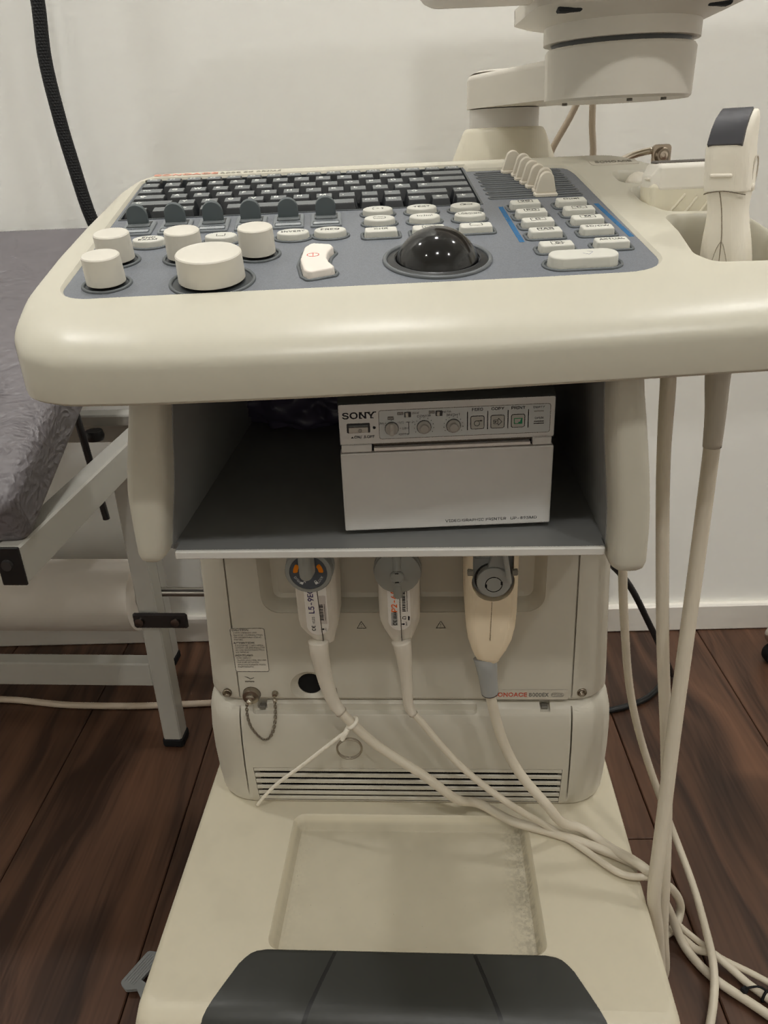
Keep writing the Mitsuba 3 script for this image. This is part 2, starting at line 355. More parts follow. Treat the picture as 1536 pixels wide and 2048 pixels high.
for (u0, v0), (u1, v1) in (((63, 117), (62.8, 30)), ((139.3, 114), (142, 31))):
    L = math.hypot(u1 - u0, v1 - v0); pts = []
    base = sg.LineString([(u0, v0), (u1, v1)]).buffer(1.9, cap_style=2)
    worn = shapely.union_all([sg.Point(u0 + (u1 - u0) * t + RNG.normal(0, 1.8), v0 + (v1 - v0) * t).buffer(RNG.uniform(.25, .7), quad_segs=2) for t in RNG.random(34)])
    decal(CP, 'blue_stripe', [(put(extrude(base.difference(worn), 0, .12), PMM(0, 0)), (48, 94, 134))], 'worn blue stripe beside the mode buttons')

# ---------------------------------------------------------------- keyboard
kb = [(put(extrude(KB, -15, -9), PMM(0, 0)), (24, 26, 28), False)]
kb.append((put(extrude(KB.buffer(1.0, join_style=2).difference(KB.buffer(-.8, join_style=2)), -9, .5), PMM(0, 0)), (70, 75, 78), False))
KBD = part(UM, 'keyboard', kb, 'mat_plastic', 'black compact keyboard with white lettering')
rows = [
 (137.6, 18.2, [(-240, 21, 'Ctrl'), (-218.5, 18.5, ''), (-199.5, 18.5, 'Alt'), (-180.5, 20.5, '<>|'), (-159, 108.5, ''), (-49.5, 18.5, 'Alt Gr'), (-30.5, 18.5, 'Esc'), (-11.5, 19, 'Entf'), (8, 18.5, '←'), (28, 20, '↓')]),
 (156.6, 18.2, [(-240, 38.5, '⇧')] + [(-201 + 19 * k, 18.5, c) for k, c in enumerate('YXCVBNM,.-')] + [(-11, 38.5, '⇧'), (28, 20, '↑')]),
 (175.4, 18.2, [(-240, 29.5, '⇪')] + [(-210 + 19 * k, 18.5, c) for k, c in enumerate('ASDFGHJKLÖÄ')] + [(-.5, 48.5, '←')]),
 (194.2, 18.2, [(-240, 24.5, 'Tab')] + [(-215 + 19 * k, 18.5, c) for k, c in enumerate('QWERTZUIOPÜ+')] + [(13.5, 34.5, '#')]),
 (213.0, 18.2, [(-240, 18.5, '^')] + [(-221 + 19 * k, 18.5, c) for k, c in enumerate('1234567890ß´')] + [(7.5, 40.5, '←')]),
 (230.0, 13.5, [(-240 + 18 * k, 17.5, c) for k, c in enumerate(['Esc'] + ['F%d' % q for q in range(1, 13)] + ['Druck', 'Pause', 'Einfg'])]),
]
tcache = {}
def key_text(c, h):
    if (c, h) not in tcache: tcache[c, h] = text(c, h, .25, True, 1.15, False)
    return tcache[c, h].copy()
for v, dv, ks in rows:
    for u, wd, c in ks:
        a, b = wd - .9, dv - .7; ux = u + wd / 2
        def rect(w, d, cy, z): return np.array([(-w / 2, cy - d / 2, z), (w / 2, cy - d / 2, z), (w / 2, cy + d / 2, z), (-w / 2, cy + d / 2, z)])
        tw, td, cy = a - 4.8, b * .62, b * .10
        R = [rect(a, b, 0, -9), rect(a, b, 0, -6), rect(tw + .7, td + .7, cy, 3.4), rect(tw, td, cy, 3.9)]
        side = loft(R, [r[:, :2] for r in R]); top = loft([rect(tw, td, cy, 3.7), rect(tw - .2, td - .2, cy, 4.0)], [R[3][:, :2], R[3][:, :2]])
        pcs = [(put(side, PMM(ux, v)), KEYS, False), (put(top, PMM(ux, v)), KEYT, False)]
        if c:
            h = 4.2 if len(c) == 1 else (2.5 if len(c) < 4 else 2.1)
            t = key_text(c, h); tx = t.vertices[:, 0].max()
            sc = min(1, (tw - 1) / max(tx, .1)); t.vertices[:, :2] *= sc
            pcs.append((put(shift(t, -tw / 2 + min(2.2, (tw - tx * sc) / 2), cy - .6 if len(c) == 1 else cy, 4.0), PMM(ux, v)), (228, 230, 228), False))
        part(KBD, 'key', pcs, 'mat_plastic', 'long space bar' if wd > 100 else None)

# ---------------------------------------------------------------- controls on the panel
RIM = (84, 89, 92)
def capsule(w, h): return rrect(w, h, min(w, h) / 2 - .01, 10)
def ellipse(w, h, n=40): return sg.Polygon([(w / 2 * math.cos(t), h / 2 * math.sin(t)) for t in np.arange(n) * 2 * np.pi / n])
def button(u, v, cap, rim, h, legend=(), label=None, col=KEYC, rot=0.0, name='push_button'):
    b = part(UM, name, [(put(cham(cap, -1, h, 1.3, 3, base_in=.6), PMM(u, v, 0, rot)), col, 40)], 'mat_plastic', label)
    if rim is not None: part(b, 'rim', [(put(ringtube(rim, 1.15, 8, .25), PMM(u, v, 0, rot)), RIM, True), (put(extrude(rim, 0, .15), PMM(u, v, 0, rot)), (66, 70, 73), False)])
    if legend: part(b, 'legend', [(put(m, PMM(u, v, h, rot)), c, False) for m, c in legend], 'mat_matte')
    return b
def T2(s, h, y=0, c=INK, sx=1.2, most=17.5):
    m = text(s, h, .12, False, sx); w = m.vertices[:, 0].max() * 2
    return (shift(fitw(m, most) if w > most else m, 0, y - h / 2, 0), c)
def ibox(w, h, t=.35, c=INK): return (loop2(sg.box(-w / 2, -h / 2, w / 2, h / 2), t, .12), c)
def U_icon(w, h, t=.4): return (stroke([(-w / 2, h / 2), (-w / 2, -h / 2), (w / 2, -h / 2), (w / 2, h / 2)], t, .12), INK)
def mirror_icon(w=8, h=3.4): return [(stroke([(-w / 2 + 1.2, -h / 2), (-w / 2, -h / 2), (-w / 2, h / 2), (-w / 2 + 1.2, h / 2)], .4, .12), INK), (stroke([(w / 2 - 1.2, -h / 2), (w / 2, -h / 2), (w / 2, h / 2), (w / 2 - 1.2, h / 2)], .4, .12), INK)]
OV, OVR = ellipse(23.5, 15.5), ellipse(27, 19)
# four small knobs, one large jog wheel
def knob(u, v, r, h, ring, label, dish=1.2):
    pr = [(0, 0), (r - 1.2, 0), (r, .8), (r - .2, h * .5), (r - .5, h - .7), (r - 1.2, h)] + [(r * k, h - dish * (1 - k * k)) for k in (.85, .6, .3)] + [(0, h - dish)]
    k = part(UM, 'rotary_knob', [(put(lathe(pr, 56), PMM(u, v, 1.6)), (202, 198, 187), 40), (put(lathe([(0, 0), (r * .6, 0), (r * .6, 2), (0, 2)], 24), PMM(u, v)), BLACK)], 'mat_plastic', label)
    rp = sg.Point(0, 0).buffer(ring, quad_segs=14)
    part(k, 'rim', [(put(ringtube(rp, 1.25, 8, .3), PMM(u, v)), RIM, True), (put(extrude(rp.buffer(-1), 0, .1), PMM(u, v)), (58, 62, 65), False)])
knob(-219.5, -15, 12.6, 18.2, 15.2, 'small cream knob at the front left corner')
knob(-222.3, 29.5, 12.6, 18.2, 15.2, 'small cream knob at the left end of the back row')
knob(-174.3, 28.8, 12.6, 18.2, 15.2, 'small cream knob behind the large knob')
knob(-124.2, 28.8, 12.6, 18.2, 15.2, 'small cream knob at the right end of the back row')
knob(-150.6, -18, 21.6, 17.6, 27.0, 'large cream knob with a dished top', 3.0)
# oval buttons of the front row
button(-205.5, 61, OV, OVR, 5.2, [T2('END', 3.0, 2.2), T2('EXAM', 3.0, -2.4)], 'oval END EXAM button')
button(-153, 61.5, OV, OVR, 5.2, [U_icon(6, 4.5)], 'oval button with an open bracket symbol')
button(-100.5, 62, OV, OVR, 5.2, [T2('INVERT', 3.4)], 'oval INVERT button')
button(-73.2, 63, OV, OVR, 5.2, [T2('FREQ', 3.4)], 'oval FREQ button')
for ua, ub, v in ((-192, -187, 56), (-166, -166, 56), (-139, -137, 57), (-87, -87, 60)):
    part(CP, 'rim_bridge', [(put(extrude(sg.box(ua - 2.5, v - 1.2, ub + 2.5, v + 1.2), 0, 1.1), PMM(0, 0)), RIM, False)])
# paddle switches
pad2 = sg.Polygon([(-7.8, 0), (7.8, 0), (7.8, 9)] + [(7.8 * math.cos(t), 9 + 7.8 * math.sin(t)) for t in np.linspace(0, math.pi, 17)[1:-1]] + [(-7.8, 9)])
for i, u in enumerate((-221, -192.3, -163.3, -134.4, -105.4, -76.3)):
    vv = 100.5
    b = part(UM, 'paddle_switch', [(put(cham(pad2, 0, 4.0, .8, 2), PMM(u, 106.5, 1.2) @ rotx(math.pi / 2 + .05)), (76, 84, 87), 40)], 'mat_plastic',
             'dark grey round-topped paddle switch')
    part(b, 'base', [(put(cham(rrect(24, 32, 1.8), 0, 1.9, .7), PMM(u, vv)), (116, 121, 125), 30), (put(cham(rrect(19, 6.5, 1), 0, .25, .1), PMM(u, vv - 10.2, 1.9)), (158, 162, 165), 30),
                     (put(loop2(rrect(20, 7.4, 1.2), .7, .5), PMM(u, vv - 10.2, 1.9)), (90, 95, 98), False),
                     (put(extrude(sg.box(-9, -7, 9, 7), 0, .2), PMM(u, vv + 6.5, 1.9)), (44, 48, 50), False), (put(chbox(17, 7, 3, 1.2), PMM(u, vv + 2.2, 2.4)), (104, 110, 113), 30)])
# freeze key
frz = rounded(sg.Polygon([(-95.5, 2), (-92.8, -19), (-88.5, -26.5), (-70, -20), (-68.8, -14.5), (-72.5, -5), (-74, 4), (-72.8, 14), (-69, 24), (-71.5, 31), (-87, 36), (-93, 26)]).buffer(2.5).buffer(-2.5), 3.0, 8)
fcap = frz.buffer(-2.0)
button(0, 0, rounded(fcap, 3.0, 8), frz, 5.5, [(shift(loop2(ellipse(8, 6.5), .45, .12), -85, 8, 0), (206, 86, 76)), (shift(stroke([(0, -4), (0, 4)], .45, .12), -85, 8, 0), (206, 86, 76))], 'curved freeze key with a red circle symbol', (222, 214, 205), name='freeze_key')
# trackball
tb = part(UM, 'trackball', [(put(shift(trimesh.creation.icosphere(subdivisions=5, radius=29.6), 0, 0, -8.6), PMM(-.8, 4.0)), (6, 6, 7), True)], 'mat_ball', 'glossy black trackball')
part(tb, 'bezel', [(put(lathe([(28.6, -2), (28.6, 1.2), (29.6, 1.9), (30.6, 1.4), (34.2, .6), (34.8, -1.5), (28.6, -2)], 72), PMM(-.8, 3.0)), (32, 34, 36), 30),
                   (put(ringtube(sg.Point(0, 0).buffer(35.9, quad_segs=18), 1.6, 10, .5), PMM(-.8, 3.0)), (92, 96, 99), True)], 'mat_gloss', 'grey ring around the trackball')
# three by three block
for u, leg, lab in ((-35.6, mirror_icon() + [(stroke([(-1, 0), (1, 0)], .4, .12), INK)], 'oval body marker button'), (-1, [T2('TEXT', 3.2)], 'oval TEXT button'),
                    (33.6, [(shift(loop2(ellipse(4, 3.6), .4, .12), -2, 0, 0), INK), (shift(loop2(ellipse(7, 3), .4, .12), 2, 0, 0), INK)], 'oval button with a double ellipse symbol')):
    button(u, 110.5, OV, OVR, 5.0, leg, lab)
for u, leg, lab in ((-35.6, [ibox(9, 4.2)], 'oval button with a rectangle symbol'),
                    (-1, [(stroke([(x, 1.6 if k % 4 == 0 else .6), (x, -1.6)], .45, .12), INK) for k, x in enumerate(np.linspace(-5.5, 5.5, 9))], 'oval button with a ruler symbol'), (33.6, [T2('LÖSCHEN', 2.9)], 'oval LÖSCHEN button')):
    button(u, 86.5, OV, OVR, 5.0, leg, lab)
RB, RR = rrect(23.5, 11, 2), rrect(28, 15, 3.5)
for u, leg, lab in ((-36, [T2('CHR', 3.0, .5)], 'rectangular CHR button'), (-.8, [ibox(5.5, 3.2)] + mirror_icon(9.5, 4), 'rectangular button with a camera symbol'), (34, [U_icon(9, 4.2)] + mirror_icon(9, 4.2), 'rectangular button with a bracket symbol')):
    button(u, 58.3, RB, RR, 5.2, leg, lab)
# mode keys on the right
MB, MR = rrect(23, 11, 1.8), rrect(28, 15.5, 3.5)
for u, v, s, bx in ((81, 109.5, '2D', 1), (81, 86, 'PD', 1), (81, 63, 'D', 1), (81.2, 39.5, 'HAR', 1), (118, 110.5, 'Dual', 0), (118.2, 87.5, 'C', 1), (118.4, 64, 'M', 1), (119, 40.5, '3D/CW', 0), (121, 11, 'AKTUAL', 0)):
    leg = [T2(s, 3.3 if len(s) < 5 else 3.0, .6, INK, 1.35)] + ([ibox(11, 5.2)] if bx else [])
    button(u, v, MB, MR, 5.6, leg, 'rectangular %s mode button' % s)
button(82, 9, MB, MR, 5.6, [ibox(7.5, 5.6), (shift(stroke([(-1, 0), (5.5, 0)], .4, .12), 0, 0, 0), INK), (shift(loop2(ellipse(2.6, 3), .4, .12), .4, -.4, 0), INK)], 'rectangular button with a page symbol')
button(92.8, -19.5, capsule(46, 17.5), capsule(52, 22), 7.6, [(shift(stroke([(-3.5, 0), (0, -3), (3.5, 1.5), (0, 3.4)], .35, .12), 3, 0, 0), (150, 152, 160))], 'long oblong enter button')
# gain sliders
for k, (v, uc) in enumerate(zip((218.6, 205.6, 192.8, 180.0, 167.2, 154.4, 141.6), (91.5, 98.3, 98.6, 100.8, 103.0, 106.2, 104.6))):
    st = capsule(77, 6.4)
    s = part(UM, 'gain_slider', [(put(cham(sg.Polygon([(-8.6, 0), (8.6, 0), (8.0, 3), (6.4, 9)] + [(5.9 * math.cos(t), 10.5 + 5.9 * math.sin(t)) for t in np.linspace(.2, math.pi - .2, 11)] + [(-6.4, 9), (-8.0, 3)]), 0, 4.2, 1.0, 2), PMM(uc, v + 2.1, 2.6) @ rotx(math.pi / 2)), (206, 199, 184), 40),
                                 (put(cham(rrect(19.4, 8.4, 1.6), 0, 2.4, .8), PMM(uc, v, .6)), (206, 199, 184), 35)], 'mat_plastic')
    part(s, 'slot', [(put(ringtube(st, 1.0, 8, .2), PMM(96.5, v)), (94, 97, 99), True), (put(extrude(st, 0, .12), PMM(96.5, v)), (62, 65, 68), False)])

# ---------------------------------------------------------------- printer bay under the console
def bring(poly, z, n=None, ins=0.0):                      # outline in the cart frame at height z
    p = outline(poly, n); p = ring_offset(p, ins) if ins else p
    return B0 + np.outer(p[:, 0], BX) + np.outer(p[:, 1], BY) + np.outer(np.full(len(p), z), Z)
def bsolid(levels):
    """levels [(polygon, z, inset)] with equal point counts, bottom first"""
    R = [bring(p, z, None, i) for p, z, i in levels]; return loft(R, [outline(p) for p, z, i in levels])
GREYB = (128, 128, 126)
part(UM, 'bay_shelf', [(put(box(-.1695, .1575, -.090, .32, .5275, .5335), BAS()), (112, 113, 112), False), (put(box(-.163, .1525, -.104, -.0899, .5275, .5335), BAS()), (112, 113, 112), False), (put(chbox(.3155, .004, .0066, .001), BAS(-.00525, -.105, .5305)), (198, 196, 190), False)], 'mat_plastic', 'grey shelf with a light front edge')
part(UM, 'bay_back', [(put(box(-.165, .155, .318, .324, .5275, .69), BAS()), (96, 98, 100), False)], 'mat_plastic', 'dark back wall of the printer bay')
PIL = {-1: [(.532, -.1887, -.1674), (.56, -.1890, -.1625), (.5834, -.1887, -.1580), (.60, -.1860, -.1555), (.62, -.1820, -.1535), (.65, -.1753, -.1494), (.695, -.168, -.148)],
       1: [(.5212, .1818, .1546), (.55, .1812, .1540), (.565, .1803, .1530), (.59, .1775, .1500), (.62, .1730, .1465), (.65, .1680, .1446), (.695, .162, .1440)]}
for side in (-1, 1):
    lv = []
    for z, o_, i_ in PIL[side]:
        xs = sorted((i_ + side * .003, i_ - side * .0007)); lv.append((sg.box(xs[0], -.0975, xs[1], .32), max(z, .5275), 0))
    part(UM, 'bay_side_panel', [(bsolid(lv), GREYB, False)], 'mat_plastic', 'grey inner side wall of the printer bay')
for side in (-1, 1):
    # cream side pillar: a round nose towards the viewer, bent inwards above the middle, with a rounded foot
    rows_, lv = PIL[side], []; z0 = rows_[0][0]; zs = np.r_[z0 - .0035, z0 - .003, z0 - .0005, z0 + .004, np.linspace(z0 + .012, .695, 22)]
    for z, ins in zip(zs, [.0075, .0045, .0015, 0] + [0] * 22):
        o_ = np.interp(z, [r[0] for r in rows_], [r[1] for r in rows_]); i_ = np.interp(z, [r[0] for r in rows_], [r[2] for r in rows_])
        a, b = min(o_, i_), max(o_, i_); w = (b - a) / 2; c = (a + b) / 2
        pts = [(c + w * math.copysign(abs(math.cos(t)) ** .62, math.cos(t)), -.100 - .018 * abs(math.sin(t)) ** .62) for t in np.linspace(math.pi, 2 * math.pi, 19)] + ([(b, -.088), (b - .006, -.06), (a + .004, .32), (a, .32)] if side < 0 else [(b, .32), (b - .004, .32), (a + .006, -.06), (a, -.088)])
        lv.append((sg.Polygon(pts), z, ins))
    part(UM, 'bay_pillar', [(bsolid(lv), CREAM_D, 40)], 'mat_plastic', 'cream side pillar of the printer bay')
decal(UM, 'inventory_sticker', [(put(box(-.1579, -.1575, -.045, -.018, .608, .648), BAS()), (74, 92, 84))] +
      [(put(box(-.1576, -.1573, -.041, -.041 + w, z, z + .003), BAS()), (30, 38, 36)) for w, z in ((.018, .639), (.014, .632), (.018, .624), (.012, .617), (.016, .611))], 'green sticker on the left inner wall of the bay')

# ---------------------------------------------------------------- tower
def trect(hw, d0, d1, r, q=8):
    c = sg.box(-hw + r, d0 + r, hw - r, d1 - r).buffer(r, quad_segs=q); return c
up_lv = [(trect(.1965, .0045, .36, .034), .3095, 0), (trect(.1985, .001, .36, .036), .314, 0), (trect(.1975, 0, .36, .036), .33, 0), (trect(.193, 0, .36, .036), .42, 0), (trect(.189, 0, .36, .036), .527, 0)]
tower = bsolid(up_lv)
def bprism(poly, d0, d1, ch=0.0, n=None):                 # polygon in (x, z), from depth d0 (viewer side) to d1
    m = cham(poly, 0, d1 - d0, ch, 3, n) if not ch < 0 else cham(poly, 0, d1 - d0)
    return put(m, frame(B0 + BY * d1, BX, Z, -BY))
def groove(x0, z0, x1, z1, dep=.004, w=.0016, d0=-.02):
    return bprism(line2((x0, z0), (x1, z1), w), d0, dep)
# shallow recessed field behind the connectors
rec = rounded([(-.127, .415), (.126, .415), (.126, .56), (-.127, .56)], .014)
q = outline(rec); rec_cut = loft([B0 + np.outer(r[:, 0], BX) + np.outer(r[:, 1], Z) + np.outer(np.full(len(r), d), BY) for r, d in ((ring_offset(q, .010), .014), (ring_offset(q, .006), .0125), (q, .0035), (ring_offset(q, -.003), .0008), (ring_offset(q, -.006), -.012))][::-1],
                                    [ring_offset(q, i) for i in (.010, .006, 0, -.003, -.006)][::-1])
hole = put(lathe([(0, -.03), (.0118, -.03), (.0122, -.006), (.0150, -.0035), (.0185, -.0008), (.0205, .004), (0, .004)], 44), BFACE(-.0930, 0, .3265))
socket_hole = put(lathe([(0, -.012), (.0088, -.012), (.0088, .01), (0, .01)], 30), BFACE(-.1508, 0, .3185))
gl = ((-.1585, .53), (-.1632, .313)); gr = ((.1560, .53), (.1594, .313))
tw = cut(tower, rec_cut, hole, socket_hole, groove(*gl[0], *gl[1]), groove(*gr[0], *gr[1]))
part(UM, 'tower_housing', [(tw, TOWER, 30)], 'mat_plastic', 'cream tower front with a recessed connector field')
part(UM, 'cable_port', [(put(lathe([(0, -.0095), (.0119, -.0095), (.0119, -.0068), (0, -.0068)], 24), BFACE(-.0930, 0, .3265)), (8, 8, 9))], 'mat_matte', 'round black port opening')
part(UM, 'rear_column', [(put(chbox(.30, .13, .20, .012), BAS(.01, .285, .63)), TOWER, 30)], 'mat_plastic')
# lower cover
def low_lv():
    L = []
    for z, hw, d, r in ((.1755, .2035, .0035, .040), (.179, .2050, .001, .042), (.20, .2058, -.0040, .044), (.235, .2062, -.0085, .046), (.265, .2055, -.0100, .046), (.285, .2040, -.0095, .046), (.297, .2015, -.0065, .045), (.3035, .1985, -.0025, .044), (.3075, .1950, .0035, .041), (.3090, .1900, .010, .037)):
        L.append((trect(hw, d, .375, r), z, 0))
    return L
low = bsolid(low_lv())
VX0, VX1, VZ0, VZ1 = -.1575, .1545, .1795, .2320
vent = bprism(sg.box(VX0, VZ0, VX1, VZ1), -.03, .016)
latch = [bprism(rrect(.0098, .0085, .0004), -.03, .008) for _ in (0,)]
la = [shift(latch[0], *(BX * x + Z * z)) for x, z in ((-.1420, .3045), (.1345, .3050))]
notch = bprism(affinity.translate(rrect(.220, .0100, .003), -.041, .3035), -.03, .0012)
low = cut(low, vent, *la, notch, groove(-.1637, .312, -.1640, .280, .0, .0016), groove(-.1640, .281, -.1680, .17, .0, .0016), groove(.1598, .312, .1600, .280, .0, .0016), groove(.1600, .281, .1622, .17, .0, .0016))
LC = part(UM, 'lower_cover', [(low, TOWER, 30)], 'mat_plastic', 'bulging cream lower cover with a vent grille')
part(LC, 'vent_backing', [(put(box(VX0, VX1, .0145, .0158, VZ0, VZ1), BAS()), (20, 20, 20), False)], 'mat_matte')
for k in range(6):
    zc = .1800 + .0062 / 2 + k * .00915; dz = .0047
    dd = np.interp(zc, [.179, .20, .235], [.001, -.004, -.0085])
    part(LC, 'vent_slat', [(put(chbox(VX1 - VX0, .0024, dz, .0006), BAS((VX0 + VX1) / 2, dd + .0014, zc)), TOWER, False)], 'mat_plastic')
for x in (-.1420, .1345):
    part(LC, 'latch', [(put(chbox(.006, .006, .0045, .0005), BAS(x, .003, .3015)), (96, 92, 84), False)], 'mat_plastic')
# screws
for x, z in ((-.1755, .3190), (.1690, .3203)):
    s = part(UM, 'screw', [(put(lathe([(0, -.002), (.0046, -.002), (.0046, .0004), (.0040, .001), (.0028, .0006), (.0016, -.0008), (0, -.001)], 24), BFACE(x, .0005, z)), (128, 118, 104), 35)], 'mat_metal', 'recessed metal screw on the tower edge')
# labels printed on the tower
lab = part(UM, 'caution_label', [(put(extrude(rrect(.0335, .0505, .002), 0, .0002), BFACE(-.1468, -.0001, .3705)), (196, 190, 178), False), (put(loop2(rrect(.0325, .0495, .002), .0006, .0002), BFACE(-.1468, -.0003, .3705)), (90, 86, 78), False)], 'mat_matte', 'small bordered caution label with fine print in three languages')
ltxt = [('CAUTION', 1, 0), ('TURN POWER OFF', 0, .0012), ('BEFORE CONNECTING', 0, .0012), ('OR DISCONNECTING', 0, .0012), ('PROBE', 0, .0012), (None, 0, 0), ('ATTENTION', 1, 0), ("ETEINDRE L'APPAREIL", 0, .0012), ('AVANT DE CONNECTER', 0, .0012), ('OU DE DECONNECTER', 0, .0012), ('LA SONDE', 0, .0012), (None, 0, 0),
        ('ACHTUNG', 1, 0), ('DAS GERAT', 0, .0012), ('AUSSCHALTEN, BEVOR', 0, .0012), ('SIE DIE SONDEN', 0, .0012), ('ANSCHLIESSEN ODER', 0, .0012), ('ENTFERNEN', 0, .0012)]
zz = .3925; P2 = []
for s, big, ind in ltxt:
    if s is None: zz -= .0012; continue
    t = text(s, .0020 if big else .0015, .0001, bool(big), 1.25, False); mx = t.vertices[:, 0].max()
    if mx > .0285: t.vertices[:, 0] *= .0285 / mx
    P2.append((put(t, BFACE(-.1618 + ind, -.0004, zz)), (58, 54, 48))); zz -= .00275 if big else .0026
decal(lab, 'fine_print', P2)
ng = part(UM, 'name_plate', [(put(extrude(rrect(.078, .0115, .001), 0, .0002), BFACE(.1170, -.0002, .3185)), (182, 176, 163), False)], 'mat_plastic', 'name plate strip with red and grey lettering')
decal(ng, 'lettering', [(put(fitw(text('SONOACE', .0045, .0002, True, 1.5), .0320), BFACE(.1010, -.0005, .3165)), (176, 84, 66)), (put(fitw(text('8000EX', .0042, .0002, True, 1.1), .0185), BFACE(.1280, -.0005, .3165)), (98, 96, 90)),
                        (put(loop2(rrect(.0115, .0042, .0018), .0004, .0002), BFACE(.1458, -.0005, .3185)), (110, 106, 98)), (put(text('PRIME', .0020, .0002, False, 1.2), BFACE(.1458, -.0005, .3176)), (120, 116, 108))])
for x in (-.0385, .0350):
    tr = sg.Polygon([(-.0042, -.0035), (.0042, -.0035), (0, .004)])
    decal(UM, 'warning_symbol', [(put(loop2(tr, .0005, .0002), BFACE(x, -.0003, .3985)), (76, 72, 64)), (put(stroke([(0, -.0002), (0, .0015)], .0005, .0002), BFACE(x, -.0003, .3985)), (76, 72, 64)), (put(stroke([(0, -.0018), (0, -.0012)], .0005, .0002), BFACE(x, -.0003, .3985)), (76, 72, 64))], 'small outlined warning triangle')
decal(UM, 'footswitch_symbol', [(put(stroke([(-.004, .003), (-.001, .0015), (.001, 0)], .0006, .0002), BFACE(-.1510, -.0003, .3370)), (76, 72, 64)), (put(stroke([(.001, 0), (.0045, .0016)], .0005, .0002), BFACE(-.1510, -.0003, .3370)), (76, 72, 64)), (put(stroke([(-.0045, -.003), (.0045, -.003)], .0012, .0002), BFACE(-.1510, -.0003, .3370)), (100, 96, 86))], 'tiny printed footswitch symbol')
decal(UM, 'port_mark', [(put(loop2(sg.box(-.0025, -.004, .0025, .004), .0005, .0002), BFACE(-.0690, -.0003, .3220)), (120, 114, 102))], 'tiny printed rectangle')
# capped round socket with a ball chain
sk = part(UM, 'socket_cap', [(put(lathe([(0, -.008), (.0084, -.008), (.0084, .004), (.0078, .0056), (.005, .0062), (.0048, .0085), (.003, .0095), (0, .0095)], 32), BFACE(-.1508, 0, .3185)), (150, 141, 128), 35)], 'mat_metal', 'metal cap on a round socket')
part(sk, 'bead', [(put(trimesh.creation.icosphere(2, .0030), BFACE(-.1510, -.0105, .3175)), (196, 188, 172), True)], 'mat_metal')
cpts = np.array([(-.1545, -.0085, .3120), (-.1550, -.0105, .3020), (-.1520, -.0135, .2895), (-.1455, -.0145, .2785), (-.1390, -.0150, .2745), (-.1330, -.0140, .2790), (-.1290, -.0120, .2900), (-.1275, -.0085, .3020), (-.1275, -.0050, .3140)])
cs_ = CubicSpline(np.linspace(0, 1, len(cpts)), cpts)(np.linspace(0, 1, 90)); sl = np.r_[0, np.cumsum(np.linalg.norm(np.diff(cs_, axis=0), axis=1))]
links = []
for k, t in enumerate(np.arange(0, sl[-1], .0026)):
    c = np.array([np.interp(t, sl, cs_[:, i]) for i in range(3)]); e = np.array([np.interp(t + .0005, sl, cs_[:, i]) - np.interp(t - .0005, sl, cs_[:, i]) for i in range(3)]); e /= np.linalg.norm(e) + 1e-9
    o = np.cross(e, [0, 1, 0]); o /= np.linalg.norm(o) + 1e-9; w = np.cross(e, o)
    if k % 2: o, w = w, -o
    lk = ringtube(rrect(.0038, .0024, .0012, 3), .0005, 5)
    links.append((put(lk, BAS() @ frame(c, e, o, np.cross(e, o))), (150, 142, 128), True))
part(sk, 'chain', links, 'mat_metal', 'small link chain hanging in a loop')
part(sk, 'chain_anchor', [(put(lathe([(0, -.001), (.0030, -.001), (.0030, .002), (.0022, .0042), (0, .0048)], 20), BFACE(-.1275, 0, .3195)), (150, 142, 128), 35), (put(trimesh.creation.icosphere(2, .0022), BFACE(-.1275, -.0045, .3145)), (180, 172, 158), True)], 'mat_metal')

# ---------------------------------------------------------------- cart base
def base_poly(hw, y0, y1, r): return rounded([(-hw, y0), (hw, y0), (hw, y1), (-hw, y1)], r)
bl = []
for z, hw, y0, r in ((.062, .232, -.262, .02), (.075, .233, -.262, .02), (.120, .2275, -.252, .02), (.150, .2215, -.238, .018), (.163, .219, -.231, .016), (.170, .2175, -.225, .014), (.1738, .2155, -.218, .012), (.175, .2115, -.211, .010)):
    p = sg.box(-hw + r, y0 + r, hw - r, .40 - r).buffer(r, quad_segs=6); bl.append((p, z, 0))
base = bsolid(bl)
rp = rounded([(-.1205, -.166), (.1225, -.166), (.1205, -.0135), (-.1185, -.0135)], .012)
def bz_cut(poly, levels):
    qq = outline(poly); return loft([B0 + np.outer(r[:, 0], BX) + np.outer(r[:, 1], BY) + np.outer(np.full(len(r), z), Z) for r, z in [(ring_offset(qq, i), zq) for i, zq in levels]], [ring_offset(qq, i) for i, zq in levels])
base = cut(base, bz_cut(rp, [(.0095, .1595), (.0075, .1603), (.0022, .1728), (0, .1752), (-.001, .19)]))
def base_col(p, n, uv):
    qx, qy = p.x - float(B0[0]), p.y - float(B0[1]); x = qx * float(BX[0]) + qy * float(BX[1]); y = qx * float(BY[0]) + qy * float(BY[1])
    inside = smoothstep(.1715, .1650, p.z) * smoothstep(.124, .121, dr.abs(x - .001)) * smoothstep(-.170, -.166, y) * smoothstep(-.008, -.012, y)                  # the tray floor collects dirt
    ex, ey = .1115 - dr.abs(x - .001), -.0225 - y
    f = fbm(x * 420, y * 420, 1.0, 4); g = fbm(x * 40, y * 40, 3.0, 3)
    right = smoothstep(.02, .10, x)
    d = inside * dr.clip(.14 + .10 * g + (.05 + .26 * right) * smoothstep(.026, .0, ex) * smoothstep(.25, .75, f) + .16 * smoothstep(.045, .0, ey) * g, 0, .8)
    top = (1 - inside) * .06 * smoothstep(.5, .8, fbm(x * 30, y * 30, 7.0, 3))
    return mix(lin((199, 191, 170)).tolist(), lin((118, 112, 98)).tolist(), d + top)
scene['mat_base'] = principled(base_color=mikit.proc(base_col), roughness=0.42, specular=0.5)
BP = part(UM, 'cart_base', [(base, (199, 191, 170), 30)], 'mat_base', 'cream cart base with a shallow tray')
